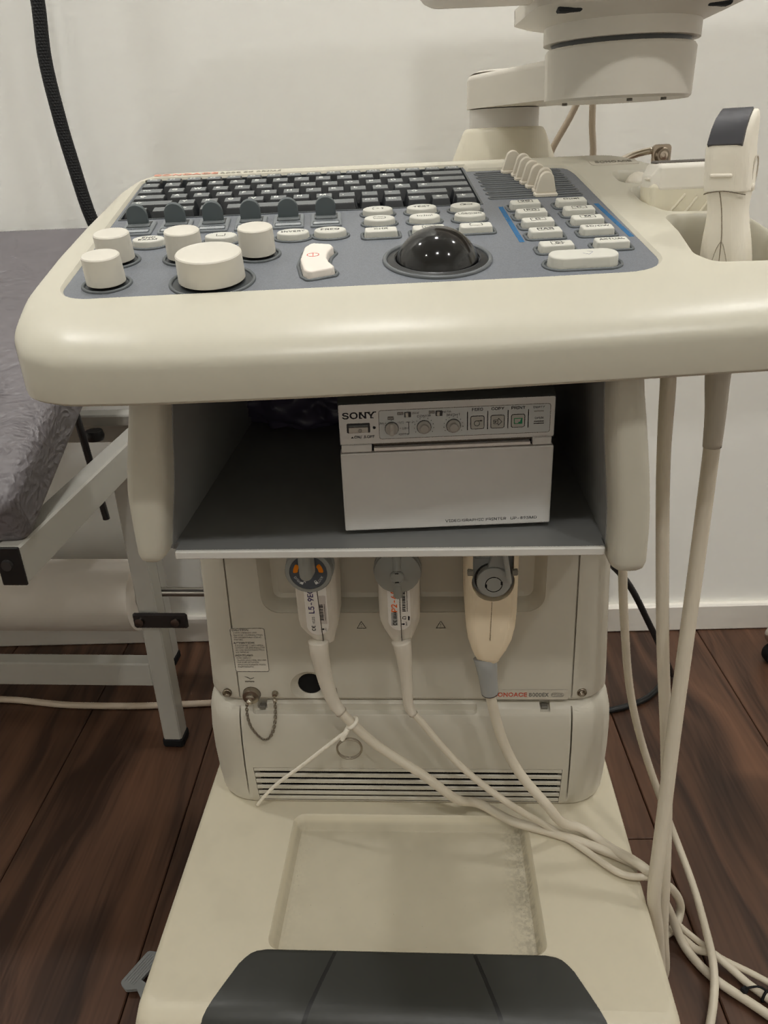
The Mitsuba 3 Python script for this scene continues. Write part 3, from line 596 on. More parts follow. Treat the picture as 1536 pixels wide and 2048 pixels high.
# worn and dusty plastic of the base
# dark dust in the tray corners, as flat specks
specks = []
for k in range(260):
    if k < 170: x, y = .111 + RNG.normal(0, .0035), -.03 - abs(RNG.normal(0, .06))
    elif k < 215: x, y = -.111 + RNG.normal(0, .003), -.02 - RNG.random() * .12
    else: x, y = RNG.uniform(-.1, .11), RNG.uniform(-.15, -.025)
    if abs(x) > .113 or y < -.152 or y > -.026: continue
    r = RNG.uniform(.00015, .00045 if k < 170 else .0003)
    specks.append((put(extrude(sg.Point(0, 0).buffer(r, quad_segs=1), 0, .00012), BAS(x, y, .1596)), (146, 140, 124), False))
part(BP, 'dust', specks, 'mat_matte', 'grey dust along the tray edge', 'stuff')
# foot rest: three dark rubber pads that run over the front edge
prof = [(-.166, .1752, .0018), (-.1675, .1752, .0018), (-.170, .1752, .0018), (-.174, .1752, .0018), (-.180, .1752, .0018), (-.19, .1752, .0018), (-.20, .1752, .0018), (-.2105, .1749, .0018), (-.2175, .1735, .0018), (-.2245, .1695, .0018), (-.2305, .1628, .0018), (-.2375, .150, .0018), (-.2515, .120, .0018)]
def xl_outer(y): return np.interp(-y, [.166, .1675, .170, .174, .180, .2271, .24, .26], [.119, .1275, .1325, .1365, .1410, .1637, .1668, .169])
def xl_inner(y): return np.interp(-y, [.166, .2271, .26], [.0595, .0805, .0835])
def pad(fa, fb, name, col=(43, 44, 41)):
    top, bot = [], []
    for k, (y, z, th) in enumerate(prof):
        a, b = fa(y), fb(y); xs = np.linspace(a, b, 7)
        ny, nz = np.gradient([p[0] for p in prof])[k], np.gradient([p[1] for p in prof])[k]; nn = np.array([nz, -ny]) / math.hypot(ny, nz)
        nn = nn if nn[1] > 0 else -nn
        for i, x in enumerate(xs):
            edge = .35 if (i in (0, 6) or k == 0) else 1.0
            top.append((x, y + nn[0] * th * edge, z + nn[1] * th * edge)); bot.append((x, y - nn[0] * .0006, z - nn[1] * .0006))
    K = len(prof); V = np.array(top + bot); F = []; n = 7 * K
    for k in range(K - 1):
        for i in range(6):
            a0, a1, b0, b1 = k * 7 + i, k * 7 + i + 1, (k + 1) * 7 + i, (k + 1) * 7 + i + 1
            F += [(a0, b0, b1), (a0, b1, a1), (n + a0, n + b1, n + b0), (n + a0, n + a1, n + b1)]
    edge = [(k * 7, (k + 1) * 7) for k in range(K - 1)] + [((k + 1) * 7 + 6, k * 7 + 6) for k in range(K - 1)] + [(i + 1, i) for i in range(6)] + [((K - 1) * 7 + i, (K - 1) * 7 + i + 1) for i in range(6)]
    for a0, b0 in edge: F += [(a0, n + a0, n + b0), (a0, n + b0, b0)]
    m = fixw(trimesh.Trimesh(V, np.array(F), process=False))
    return part(BP, name, [(put(m, BAS()), col, 45)], 'mat_plastic', 'dark grey rubber foot rest pad')
_p = prof; prof = [(y, z, .0007) for y, z, t in prof]; pad(lambda y: -xl_outer(y), xl_outer, 'foot_pad_backing', (16, 16, 16)); prof = _p
pad(lambda y: -xl_outer(y), lambda y: -xl_inner(y) - .0007, 'foot_pad'); pad(lambda y: -xl_inner(y) + .0007, lambda y: xl_inner(y) - .0007, 'foot_pad'); pad(lambda y: xl_inner(y) + .0007, lambda y: xl_outer(y), 'foot_pad')
for x in (-.185, .185):
    for y in (-.205, .345):
        c = part(UM, 'caster', [(put(put(lathe([(0, -.011), (.026, -.011), (.031, -.007), (.031, .007), (.026, .011), (0, .011)], 32), roty(math.pi / 2)), BAS(x, y, .031)), (40, 40, 42), 35)], 'mat_matte')
        part(c, 'fork', [(put(chbox(.034, .03, .022, .003), BAS(x, y, .0560)), (150, 150, 148), False)], 'mat_plastic')
# ribbed grey pedal at the left of the base
tab = rounded([(-.300, .541), (-.279, .576), (-.262, .573), (-.205, .540), (-.210, .470), (-.2700, .5185), (-.2800, .5330), (-.2915, .5325)], .0045)
thole = affinity.rotate(sg.box(-.2745, .536, -.251, .556), -32, origin=(-.264, .546))
tp = [(extrude(tab.difference(thole), .008, .012), (120, 122, 122), False)]
for k in range(5):
    a = np.array([-.2955 + k * .0026, .5425 - k * .0012]); b = a + np.array([.0185, .0300])
    tp.append((extrude(line2(a, b, .0009), .012, .0127), (132, 134, 134), False))
part(UM, 'pedal', tp, 'mat_matte', 'grey ribbed pedal with a square opening beside the base')

# ---------------------------------------------------------------- monitor arm and monitor
ARM = (204, 199, 189)
cx, cy = .150, .955; px, py = .2275, .80
part(UM, 'arm_column', [(shift(lathe([(0, .72), (.068, .72), (.0640, .765), (.0450, .8095), (.0425, .8130), (.0395, .8138), (0, .8138)], 56), cx, cy, 0), (212, 206, 188), 40)], 'mat_plastic', 'conical cream column of the monitor arm')
part(UM, 'arm_collar', [(shift(lathe([(0, .812), (.0375, .812), (.0375, .8322), (0, .8322)], 48), cx, cy, 0), (196, 192, 186), 40)], 'mat_plastic')
lk = shapely.union_all([sg.Point(cx, cy).buffer(.0405, quad_segs=14), sg.Polygon([(cx - .0375, cy - .012), (px - .045, py - .01), (px + .045, py + .01), (cx + .0375, cy + .012)]), ])
lk = sg.MultiPoint([]).union(sg.Point(cx, cy).buffer(.0405, quad_segs=14)).union(sg.Point(px, py).buffer(.058, quad_segs=14)).convex_hull
part(UM, 'arm_link', [(cham(lk, .8330, .8655, .006, 4), ARM, 40), (shift(lathe([(0, 0), (.0375, 0), (.030, .0035), (.012, .0048), (0, .005)], 40), cx, cy, .8652), ARM, True)], 'mat_plastic', 'cream swing arm between the column and the monitor')
piv = part(UM, 'arm_pivot', [(shift(lathe([(0, .8295), (.0625, .8295), (.0645, .8315), (.0652, .8690), (.0635, .8715), (0, .8715)], 64), px, py, 0), ARM, 40), (shift(lathe([(0, .8705), (.060, .8705), (.060, .8770), (0, .8770)], 48), px, py, 0), (64, 66, 66), 40)], 'mat_plastic', 'round cream pivot drum under the monitor')
for dx, dy in ((-.046, .003), (-.001, -.045), (.030, -.040)):
    part(piv, 'screw', [(shift(lathe([(0, -.0018), (.0024, -.0018), (.0024, .001), (0, .001)], 14), px + dx, py + dy, .8292), (96, 92, 84))], 'mat_metal')
sq = rounded([(px - .086, py - .075), (px + .086, py - .075), (px + .086, py + .075), (px - .086, py + .075)], .022, 8)
N = 72; circ = np.array([(px + .0672 * math.cos(t), py + .0672 * math.sin(t)) for t in np.arange(N) * 2 * np.pi / N])
def sqr(s):
    c = np.array([sq.exterior.coords]).reshape(-1, 2); out = []
    for t in np.arange(N) * 2 * np.pi / N:
        ray = sg.LineString([(px, py), (px + .3 * math.cos(t), py + .3 * math.sin(t))]); i = ray.intersection(sq.exterior); i = i if i.geom_type == 'Point' else i.geoms[0]
        out.append((px + (i.x - px) * s, py + (i.y - py) * s))
    return np.array(out)
R = [np.c_[circ, np.full(N, .8755)], np.c_[circ, np.full(N, .8885)], np.c_[circ * .35 + sqr(1) * .65, np.full(N, .8935)], np.c_[sqr(1), np.full(N, .8975)], np.c_[sqr(1), np.full(N, .9100)]]
mb = part(UM, 'monitor_mount', [(loft(R, [r[:, :2] for r in R]), ARM, 30)], 'mat_plastic', 'cream monitor mount that widens to a square plate')
for x in (.1665, .2865):
    part(mb, 'rubber_foot', [(put(chbox(.020, .013, .0065, .0015), frame((x, .738, .8955), (1, 0, 0), (0, 1, 0), (0, 0, 1))), (40, 42, 44), False)], 'mat_matte', 'black rubber foot')
mon = rounded([(.048, .70), (.10, .690), (.25, .685), (.42, .690), (.47, .70), (.47, .80), (.048, .80)], .02, 8)
part(UM, 'monitor', [(cham(mon, .9140, 1.24, .02, 3), (216, 209, 199), 40)], 'mat_plastic', 'underside of the cream monitor housing')
p = outline(mon); R = [np.c_[ring_offset(p, i), np.full(len(p), z)] for i, z in ((.020, .9040), (.010, .9052), (.004, .9080), (0, .9125), (0, .92))]
part(UM, 'monitor_rim', [(loft(R, [r[:, :2] for r in R]), (216, 209, 199), 40)], 'mat_plastic')
for a in ([(.243, 1.0, .842), (.233, 1.0, .822), (.2145, 1.0, .790), (.195, 1.0, .74), (.19, .99, .66)], [(.258, 1.0, .845), (.2590, 1.0, .815), (.2625, 1.0, .782), (.262, 1.0, .72), (.25, .99, .66)]):
    part(UM, 'monitor_cable', [(tube(a, .0037, 10), (166, 152, 134), True)], 'mat_plastic', 'thin beige cable under the monitor arm')
br = part(UM, 'bracket', [(put(cham(rrect(.0185, .0200, .004), 0, .004, .001, 2), frame((.2925, .855, .7815), (1, 0, 0), Z, (0, -1, 0))), (176, 162, 146), 35), (put(lathe([(0, 0), (.0075, 0), (.0075, .003), (.0062, .0045), (0, .0045)], 28), frame((.2925, .851, .7815), (1, 0, 0), Z, (0, -1, 0))), (140, 128, 114), 35),
                          (tube([(.286, .862, .786), (.272, .868, .783), (.252, .862, .776), (.236, .835, .762), (.228, .800, .745)], .0035, 10), (206, 196, 180), True)], 'mat_metal', 'metal bracket with a round screw at the rear right')
part(br, 'screw', [(put(lathe([(0, 0), (.004, 0), (.004, .0015), (.0018, .002), (.0016, .0008), (0, .0008)], 20), frame((.2925, .8465, .7815), (1, 0, 0), Z, (0, -1, 0))), (196, 182, 168), 35)], 'mat_metal')

# ---------------------------------------------------------------- the printer in the bay
PRN = thing('video_printer', 'small grey video printer with knobs and buttons standing in the open bay', 'printer')
FY = .530
def FP(x, z, dy=0.0): return frame((x / 1000, FY - dy, z / 1000), (1, 0, 0), Z, (0, -1, 0))
PG, PGB, PDK = (198, 196, 193), (186, 188, 187), (58, 62, 62)
case = cham(sg.box(-.0290, .5385, .1242, .6372), 0, .232, 0)
part(PRN, 'case', [(put(extrude(sg.Polygon([(-.0288, .5385), (.1240, .5385), (.1240, .6330), (.1175, .6405), (-.0223, .6405), (-.0288, .6330)]), 0, .225), frame((0, FY + .236, 0), (1, 0, 0), Z, (0, -1, 0))), PDK, False)], 'mat_plastic', 'dark grey metal case')
fz = extrude(sg.Polygon([(0, .6062), (0, .6366), (.0016, .6376), (.0095, .6410), (.0120, .6410), (.0120, .6062)]), 0, .1544)
fas = part(PRN, 'fascia', [(put(cham(rrect(.1544, .0304, .0016, 4), 0, .010, .0012, 2), FP(47.6, 621.4, -.010)), PG, 30),
                           (put(fz, frame((-.0296, FY + .0005, 0), (0, 1, 0), Z, (1, 0, 0))) , PDK, False)], 'mat_plastic', 'grey upper control fascia with a dark bevel')
part(PRN, 'door', [(put(cham(rrect(.1548, .0624, .0012, 4), 0, .012, .0012, 2), FP(47.6, 568.8, -.0112)), PG, 30)], 'mat_plastic', 'plain grey paper door')
part(PRN, 'slot', [(put(box(-.0285, .1237, .004, .012, .5995, .6068), frame((0, FY, 0), (1, 0, 0), (0, 1, 0), Z)), (22, 22, 23), False)], 'mat_matte', 'dark paper slot')
for x0, x1 in ((-28.6, -6.8), (109.4, 123.0)):
    part(PRN, 'slot_tab', [(put(cham(rrect((x1 - x0) / 1000, .0056, .0005), 0, .006, .0005), FP((x0 + x1) / 2, 603.6, -.005)), PG, 30)], 'mat_plastic')
part(PRN, 'paper_edge', [(put(cham(rrect(.1130, .0024, .0004), 0, .005, .0003), FP(51.2, 602.3, -.004)), (214, 208, 204), False)], 'mat_plastic', 'white edge of the paper roll')
part(PRN, 'tear_bar', [(put(box(-.0055, .108, .0005, .004, .6052, .6066), frame((0, FY, 0), (1, 0, 0), (0, 1, 0), Z)), (74, 66, 58), False)], 'mat_matte')
for x in (-20, 115):
    for yy in (.02, .2): part(PRN, 'foot', [(put(lathe([(0, 0), (.006, 0), (.0065, .0052), (0, .0052)], 18), frame((x / 1000, FY + yy, .5336), (1, 0, 0), (0, 1, 0), Z)), (40, 40, 40))], 'mat_matte')
INKP = (30, 30, 33)
def ptext(s, x, z, h, bold=True, sx=1.15, c=INKP, mx=None):
    m = text(s, h / 1000, .0001, bold, sx); w = m.vertices[:, 0].max() * 2
    if mx and w > mx / 1000: m.vertices[:, 0] *= mx / 1000 / w
    m.vertices[:, 1] -= h / 2000
    return (put(m, FP(x, z, .0002)), c)
def pstroke(pts, w, c=INKP): return (put(stroke([(a / 1000, b / 1000) for a, b in pts], w / 1000, .0001), FP(0, 0, .0002)), c)
def ploop(poly, x, z, w, c=INKP): return (put(loop2(affinity.scale(poly, .001, .001, origin=(0, 0)), w / 1000, .0001), FP(x, z, .0002)), c)
def pfill(poly, x, z, c=INKP): return (put(extrude(affinity.scale(poly, .001, .001, origin=(0, 0)), 0, .0001), FP(x, z, .0002)), c)
L = [ptext('SONY', -15.2, 628.3, 4.5, True, 1.55, mx=23.2)]
for x0 in (-7.75, -3.5):   # the slab serifs of the brand lettering
    pass
for xs, zs in ((-13.6, 626.2), (-9.7, 630.3), (-13.6, 630.3), (-7.8, 630.4), (-3.6, 630.4), (-5.6, 626.2)): L.append(pfill(sg.box(-1.0, -.35, 1.0, .35), xs, zs))
L += [ptext('ON/', -16.2, 612.2, 1.9), ptext('OFF', -7.0, 612.2, 1.9), pfill(sg.Polygon([(-1, -.6), (1, -.6), (0, .8)]), -20.4, 612.0), pstroke([(-12.4, 611.4), (-11.6, 611.4), (-11.6, 613), (-10.9, 613), (-10.9, 611.4), (-10.2, 611.4)], .35)]
L.append(pfill(sg.Point(0, 0).buffer(1.1), -4.4, 618.8))
decal(fas, 'lettering', L, 'black brand lettering and power marks')
decal(fas, 'control_field', [(put(extrude(rrect(.1221, .0213, .0018), 0, .00008), FP(60.2, 620.6, .00002)), PGB), ploop(rrect(122.1, 21.3, 1.8), 60.2, 620.6, .35, (112, 108, 102))])
pb = part(PRN, 'power_button', [(put(cham(rrect(.0138, .0042, .0004), 0, .0016, .0005, 2), FP(-15.7, 617.6)), (168, 162, 154), 30), (put(extrude(rrect(.0166, .0072, .0008), 0, .0002), FP(-15.7, 618.9)), (26, 27, 28), False), (put(cham(rrect(.0138, .0016, .0003), 0, .0008, .0002), FP(-15.7, 620.6)), (74, 76, 76), False)], 'mat_plastic', 'wide power button')
decal(pb, 'symbol', [(put(loop2(sg.Point(0, 0).buffer(.0011), .0003, .0001), FP(-14.6, 617.4, .0016)), INKP), (put(stroke([(0, -.0006), (0, .0006)], .0003, .0001), FP(-14.6, 617.4, .0016)), INKP)])
dl = part(PRN, 'size_dial', [(put(lathe([(0, 0), (.0050, 0), (.0050, .0008), (0, .0008)], 36), FP(8.1, 617.6)), INKP, 35), (put(lathe([(0, 0), (.0047, 0), (.0045, .0022), (0, .0026)], 36), FP(8.1, 617.6)), (158, 154, 148), 35), (put(chbox(.0030, .0090, .0030, .0006), FP(8.1, 617.6, .0030)), (166, 162, 156), False)], 'mat_plastic', 'round selector dial with a raised grip')
for name, x in (('contrast_knob', 31.2), ('brightness_knob', 52.2)):
    k = part(PRN, name, [(put(lathe([(0, 0), (.0052, 0), (.0052, .0007), (0, .0007)], 36), FP(x, 617.7)), INKP, 35), (put(lathe([(0, 0), (.0049, 0), (.0047, .0022), (.0033, .0030), (.0028, .0054), (0, .0056)], 36), FP(x, 617.7)), (156, 152, 146), 35)], 'mat_plastic', 'small round %s knob' % name.split('_')[0])
    decal(k, 'tick_marks', [pfill(sg.Point(0, 0).buffer(.32, quad_segs=2), x + 6.9 * math.sin(a), 617.7 + 6.9 * math.cos(a)) for a in np.linspace(-2.1, 2.1, 11)])
    decal(k, 'lettering', [ptext('CONTR' if x < 40 else 'BRIGHT', x, 625.9, 1.7, False, 1.25, mx=9.6)])
for x, a, b in ((19.7, 'STD', 'SIDE'), (42.0, 'POSI', 'NEGA')):
    s = part(PRN, 'slide_switch', [(put(extrude(rrect(.0048, .0040, .0004), 0, .0004), FP(x, 627.5)), (40, 40, 40), False), (put(chbox(.0020, .0030, .0018, .0003), FP(x - .6, 627.5, .0009)), (176, 172, 164), False)], 'mat_plastic', 'tiny slide switch')
    decal(s, 'lettering', [pfill(rrect(4.4, 2.2, .5), x - 5.2, 628.5, (84, 82, 80)), (put(text(a, .0013, .0001, True, 1.0), FP(x - 5.2, 627.9, .0004)), (176, 172, 166)), ptext(b, x + 5.6, 628.4, 1.5, False, 1.1, (72, 70, 68))])
decal(dl, 'lettering', [pfill(rrect(4.4, 2.5, .5), 7.6, 625.3, (84, 82, 80)), (put(text('NOR', .0013, .0001, True, 1.0), FP(7.6, 624.7, .0004)), (176, 172, 166)), ptext('SML', .9, 621.6, 1.5, False, 1.0), ptext('R/1', 15.2, 621.9, 1.5, False, 1.0), ptext('2×', 23.6, 621.9, 1.5, False, 1.0), ptext('L/R', 17.3, 617.4, 1.5, False, 1.0), ptext('BOTH', 16.8, 612.9, 1.5, False, 1.0),
                       pstroke([(18.4, 621.9), (21.6, 621.9)], .35), pstroke([(20.3, 621.9), (20.3, 613), (19.4, 613)], .4), pstroke([(19.3, 617.4), (20.3, 617.4)], .35)] + [pfill(sg.Point(0, 0).buffer(.3, quad_segs=2), x, z) for x, z in ((7.9, 623.7), (3.8, 621.7), (12.7, 621.9), (14.3, 617.4), (13.3, 613))])
for x, word in ((69.3, 'FEED'), (83.7, 'COPY'), (98.3, 'PRINT')):
    b = part(PRN, 'button', [(put(cham(rrect(.0092, .0092, .0012, 4), 0, .0007, .0003), FP(x, 619.4)), (164, 162, 156), 30)], 'mat_plastic', '%s button' % word)
    ic = [ploop(rrect(9.6, 9.6, 1.3), x, 619.4, .45), ptext(word, x, 629.1, 2.0, True, 1.2)]
    up = lambda m: (put(m[0], frame((0, -.0006, 0), (1, 0, 0), (0, 1, 0), Z)), m[1])
    if word == 'FEED': ic += [up(ploop(sg.Point(0, 0).buffer(1.9), x - .4, 618.9, .4)), up(pstroke([(x - .4, 620.8), (x + 2.6, 620.8)], .4)), up(pfill(sg.Polygon([(0, -.7), (1.5, 0), (0, .7)]), x + 2.2, 620.8))]
    elif word == 'COPY': ic += [up(ploop(sg.box(-1.5, -1.4, 1.5, 1.4), x - 1.4, 619.4, .4)), up(pfill(sg.box(-.7, -.5, .7, .5), x - 1.6, 619.4)), up(pstroke([(x + .1, 617.9), (x + .6, 616.9), (x + 3, 619.4), (x + .6, 621.9), (x + .1, 620.9)], .4))]
    else: ic += [up(pfill(sg.box(-3, -2.2, 3, 2.2).difference(sg.Polygon([(-2.5, -1.7), (.2, -1.7), (.2, -.6), (1.6, -.6), (1.6, .6), (2.5, 1.7), (-2.5, 1.7)])), x, 619.4, (38, 122, 84)))]
    decal(b, 'lettering', ic)
decal(fas, 'divider_bars', [pfill(sg.box(-.32, -6.8, .32, 6.8), x, 620.8) for x in (62.2, 76.6, 91.1, 105.6)])
decal(fas, 'status_lettering', [ptext('EMPTY', 113, 628.9, 1.5, False, 1.15), pfill(rrect(7, .8, .2), 113, 626.0, (140, 137, 132)), ptext('OPEN', 113.2, 620.9, 1.5, False, 1.15), pfill(sg.box(-3.6, -.28, 3.6, .28), 113.2, 618.4), pfill(sg.box(-3.6, -.28, 3.6, .28), 113.2, 616.8)])
vt = text('VIDEO GRAPHIC PRINTER   UP-895MD', .0022, .0001, False, 1.3); w = vt.vertices[:, 0].max() * 2; vt.vertices[:, 0] *= .0688 / w
part(PRN, 'model_lettering', [(put(vt, FP(80.4, 541.7, .0010)), INKP, False)], 'mat_matte', 'black model lettering on the door')
# crumpled plastic bag at the back of the bay
ico = trimesh.creation.icosphere(4); v = ico.vertices; nn = meshkit.fbm(v * 1.9 + 3, 3, 5) - .5; rr = 1 + 1.0 * nn + .25 * np.abs(meshkit.noise(v * 4.2, 9) - .5)
bag = trimesh.Trimesh(v * rr[:, None] * np.array([.062, .050, .046]), ico.faces, process=False); bag.vertices[:, 2] = np.maximum(bag.vertices[:, 2], -.030)
solo('plastic_bag', (shift(bag, -.078, .825, .564), (70, 66, 84), 40), 'mat_gloss', 'crumpled dark plastic bag at the back left of the printer bay', 'bag')

# ---------------------------------------------------------------- probe connectors plugged into the tower
LEVC = (140, 142, 138)
def body_loft(X, lv, col, r=.006):
    """lv: (z, half width, front d, back d, x shift), bottom first"""
    R, Fl = [], []
    for z, hw, d0, d1, dx in lv:
        rr = min(r, hw * .8, (d1 - d0) * .45); p = sg.box(X + dx - hw + rr, d0 + rr, X + dx + hw - rr, d1 - rr).buffer(rr, quad_segs=5)
        o = outline(p); R.append(B0 + np.outer(o[:, 0], BX) + np.outer(o[:, 1], BY) + np.outer(np.full(len(o), z), Z)); Fl.append(o)
    return (loft(R, Fl), col, 40)
def vtext(s, h, X, z, d, bold=True, sx=1.0, c=INK):
    m = text(s, h, .0001, bold, sx, False); return (put(m, BFACE(X, d, z) @ rotz(math.pi / 2)), c)
CONN = (203, 196, 184)
def ce_mark(X, z, d, s=.0028):
    out = []
    for k, zc in enumerate((z, z + s * 1.05)):
        arc = [(s * .5 * math.cos(t), s * .5 * math.sin(t)) for t in np.linspace(math.radians(60), math.radians(300), 14)]
        m = stroke(arc, s * .22, .0001); out.append((put(m, BFACE(X, d, zc) @ rotz(math.pi / 2)), INK))
        if k: out.append((put(stroke([(-s * .45, 0), (s * .1, 0)], s * .2, .0001), BFACE(X, d, zc) @ rotz(math.pi / 2)), INK))
    return out
def drop_mark(X, z, d, s=.0016):
    p = sg.Point(0, 0).buffer(s * .55).union(sg.Polygon([(-s * .5, .25 * s), (s * .5, .25 * s), (0, 1.6 * s)])); return [(put(extrude(p, 0, .0001), BFACE(X, d, z) @ rotz(math.pi / 2)), INK)]
def barcode(X, z0, z1, w, d, seed):
    rg = np.random.default_rng(seed); z = z0; out = []
    while z < z1:
        t = rg.uniform(.0003, .0011); out.append((put(extrude(sg.box(-w / 2, 0, w / 2, t), 0, .0001), BFACE(X, d, z)), (52, 48, 48))); z += t + rg.uniform(.0003, .0008)
    return out
def label_plate(parent, X, d, ztop, zbot, hw, col=(226, 222, 216)):
    p = sg.Polygon([(X - hw, ztop), (X - hw, zbot + hw)] + [(X + hw * math.cos(t), zbot + hw + hw * math.sin(t)) for t in np.linspace(math.pi, 2 * math.pi, 15)] + [(X + hw, ztop)])
    return part(parent, 'label', [(bprism(p, d - .0002, d + .0004), col, False)], 'mat_matte', 'white printed label')
# --- left connector
XA, FA = -.0737, -.0305
CA = thing('probe_connector', 'grey probe connector with a dark orange-marked dial, leftmost of three', 'connector')
part(CA, 'body', [body_loft(XA, [(.3975, .0088, -.0275, -.0105, .0035), (.4030, .0108, -.0285, -.008, .0025), (.4085, .0135, -.0300, -.004, .0012), (.4150, .0168, FA, .000, 0), (.4215, .0178, FA, .006, 0), (.4700, .0185, FA, .013, 0), (.5000, .0185, FA, .013, 0)], CONN)], 'mat_plastic')
lb = label_plate(CA, XA - .0002, FA, .468, .4085, .0098)
decal(lb, 'print', [vtext('L5-9EC', .0048, XA - .0022, .4305, FA - .0004, True, 1.0, (58, 46, 92))] + ce_mark(XA - .0040, .4145, FA - .0004) + [vtext('0123', .0022, XA - .0025, .4205, FA - .0004, False, .9)] +
      [(put(extrude(sg.box(-.0032, 0, .0034, .029), 0, .00005), BFACE(XA + .0052, FA - .00025, .4200)), (192, 184, 178))] + barcode(XA + .0040, .4235, .4405, .0034, FA - .0004, 3) + [(put(extrude(sg.box(-.0003, 0, .0003, .017), 0, .0001), BFACE(XA + .0070, FA - .0004, .4235)), (104, 96, 92))] + drop_mark(XA + .0045, .4145, FA - .0004) + [vtext('IPX 7', .0011, XA + .0072, .4125, FA - .0004, False)])
part(CA, 'seam', [(bprism(line2((XA + .0012, .4680), (XA + .0036, .3985), .0006), -.0312, -.0285), (84, 78, 70), False)], 'mat_matte')
dz, dx = .4808, -.0753
dk = part(CA, 'dial', [(put(lathe([(0, 0), (.0190, 0), (.0206, .0012), (.0206, .006), (.0180, .0064), (.0180, .0076), (.0198, .0082), (.0200, .0150), (.0192, .0165), (.0160, .0170), (.0158, .0162), (0, .0162)], 56), BFACE(dx, FA + .001, dz)), (142, 144, 140), 35),
                       (put(lathe([(0, 0), (.0157, 0), (.0157, .0003), (0, .0003)], 48), BFACE(dx, FA - .0154, dz)), (70, 76, 84), 35)], 'mat_plastic', 'round grey dial with a dark face')
for s in (-1, 1):
    a0 = [(s * r * math.sin(math.radians(t)), r * math.cos(math.radians(t))) for r, ts in ((.0128, np.linspace(48, 92, 9)), (.0088, np.linspace(88, 50, 9))) for t in ts]
    decal(dk, 'orange_mark', [(put(extrude(rounded(sg.Polygon(a0), .0012), 0, .0002), BFACE(dx, FA - .0157, dz)), (226, 132, 26))], 'orange position mark')
wh = (206, 208, 208)
decal(dk, 'lettering', [(put(text('OPEN', .0021, .0001, False, 1.0), BFACE(dx, FA - .0158, dz) @ rotz(math.radians(-55)) @ frame((0, -.0128, 0), (1, 0, 0), (0, 1, 0), Z)), wh), (put(text('LOCK', .0021, .0001, False, 1.0), BFACE(dx, FA - .0158, dz) @ rotz(math.radians(55)) @ frame((0, -.0128, 0), (1, 0, 0), (0, 1, 0), Z)), wh)] +
      [(put(extrude(sg.box(-.0013, -.0011, .0013, .0009), 0, .0001), BFACE(dx + s * .0062, FA - .0158, dz - .0098) @ rotz(s * .5)), wh) for s in (-1, 1)] +
      [(put(stroke([(-.0008, .0009), (-.0008, .0022), (.0008, .0022), (.0008, .0009)], .0004, .0001), BFACE(dx + .0062, FA - .0158, dz - .0098) @ rotz(.5)), wh), (put(stroke([(.0008, .0009), (.0010, .0024), (.0024, .0024), (.0024, .0012)], .0004, .0001), BFACE(dx - .0062, FA - .0158, dz - .0098) @ rotz(-.5)), wh)])
part(CA, 'lever', [(put(hull([((0, .004, .003), .0066), ((0, .036, .005), .0062), ((0, .004, .010), .0056), ((0, .036, .012), .0056)]), BFACE(dx, FA - .0155, dz)), (146, 148, 143), 40)], 'mat_plastic', 'grey locking lever pointing up')
# --- middle connector
XB = -.0013
CB = thing('probe_connector', 'grey probe connector with a grey wing lever and orange lettering, middle of three', 'connector')
part(CB, 'body', [body_loft(XB, [(.3985, .0090, -.0275, -.0105, .0008), (.4040, .0115, -.0285, -.008, .0006), (.4120, .0145, -.0300, -.004, .0003), (.4205, .0174, FA, .000, 0), (.4260, .0180, FA, .006, 0), (.4700, .0180, FA, .013, 0), (.5000, .0180, FA, .013, 0)], CONN)], 'mat_plastic')
lb = label_plate(CB, XB, FA, .470, .4130, .0098)
decal(lb, 'print', [vtext('P2-4AH', .0050, XB - .0018, .4315, FA - .0004, True, 1.0, (226, 104, 48)), (put(extrude(sg.box(-.0030, 0, .0026, .0135), 0, .00005), BFACE(XB - .0042, FA - .00025, .4180)), (150, 150, 148))] + ce_mark(XB - .0040, .4200, FA - .0004) + [vtext('0044', .0026, XB - .0027, .4250, FA - .0004, True, .8)] +
      barcode(XB + .0042, .4325, .4560, .0030, FA - .0004, 5) + [(put(extrude(sg.box(-.0003, 0, .0003, .021), 0, .0001), BFACE(XB + .0070, FA - .0004, .4325)), (104, 96, 92))] + drop_mark(XB + .0036, .4195, FA - .0004) + [(put(extrude(sg.box(-.0007, 0, .0007, .0042), 0, .0001), BFACE(XB + .0082, FA - .0004, .4235)), INK), (put(loop2(sg.Polygon([(-.0014, -.0013), (.0014, -.0013), (.0010, .0013), (-.0010, .0013)]), .0004, .0001), BFACE(XB + .0042, FA - .0004, .4260) @ rotz(math.pi / 2)), INK), vtext('IPX 7', .0011, XB + .0066, .4178, FA - .0004, False)])
part(CB, 'seam', [(bprism(line2((XB + .0006, .4680), (XB + .0014, .3995), .0006), -.0312, -.0285), (84, 78, 70), False)], 'mat_matte')
dz = .4765
dk = part(CB, 'dial', [(put(lathe([(0, 0), (.0190, 0), (.0204, .0012), (.0204, .006), (.0182, .0064), (.0182, .0076), (.0196, .0084), (.0194, .0108), (.0120, .0140), (.0068, .0160), (0, .0160)], 56), BFACE(XB, FA + .001, dz)), (134, 134, 128), 35)], 'mat_plastic', 'domed grey dial')
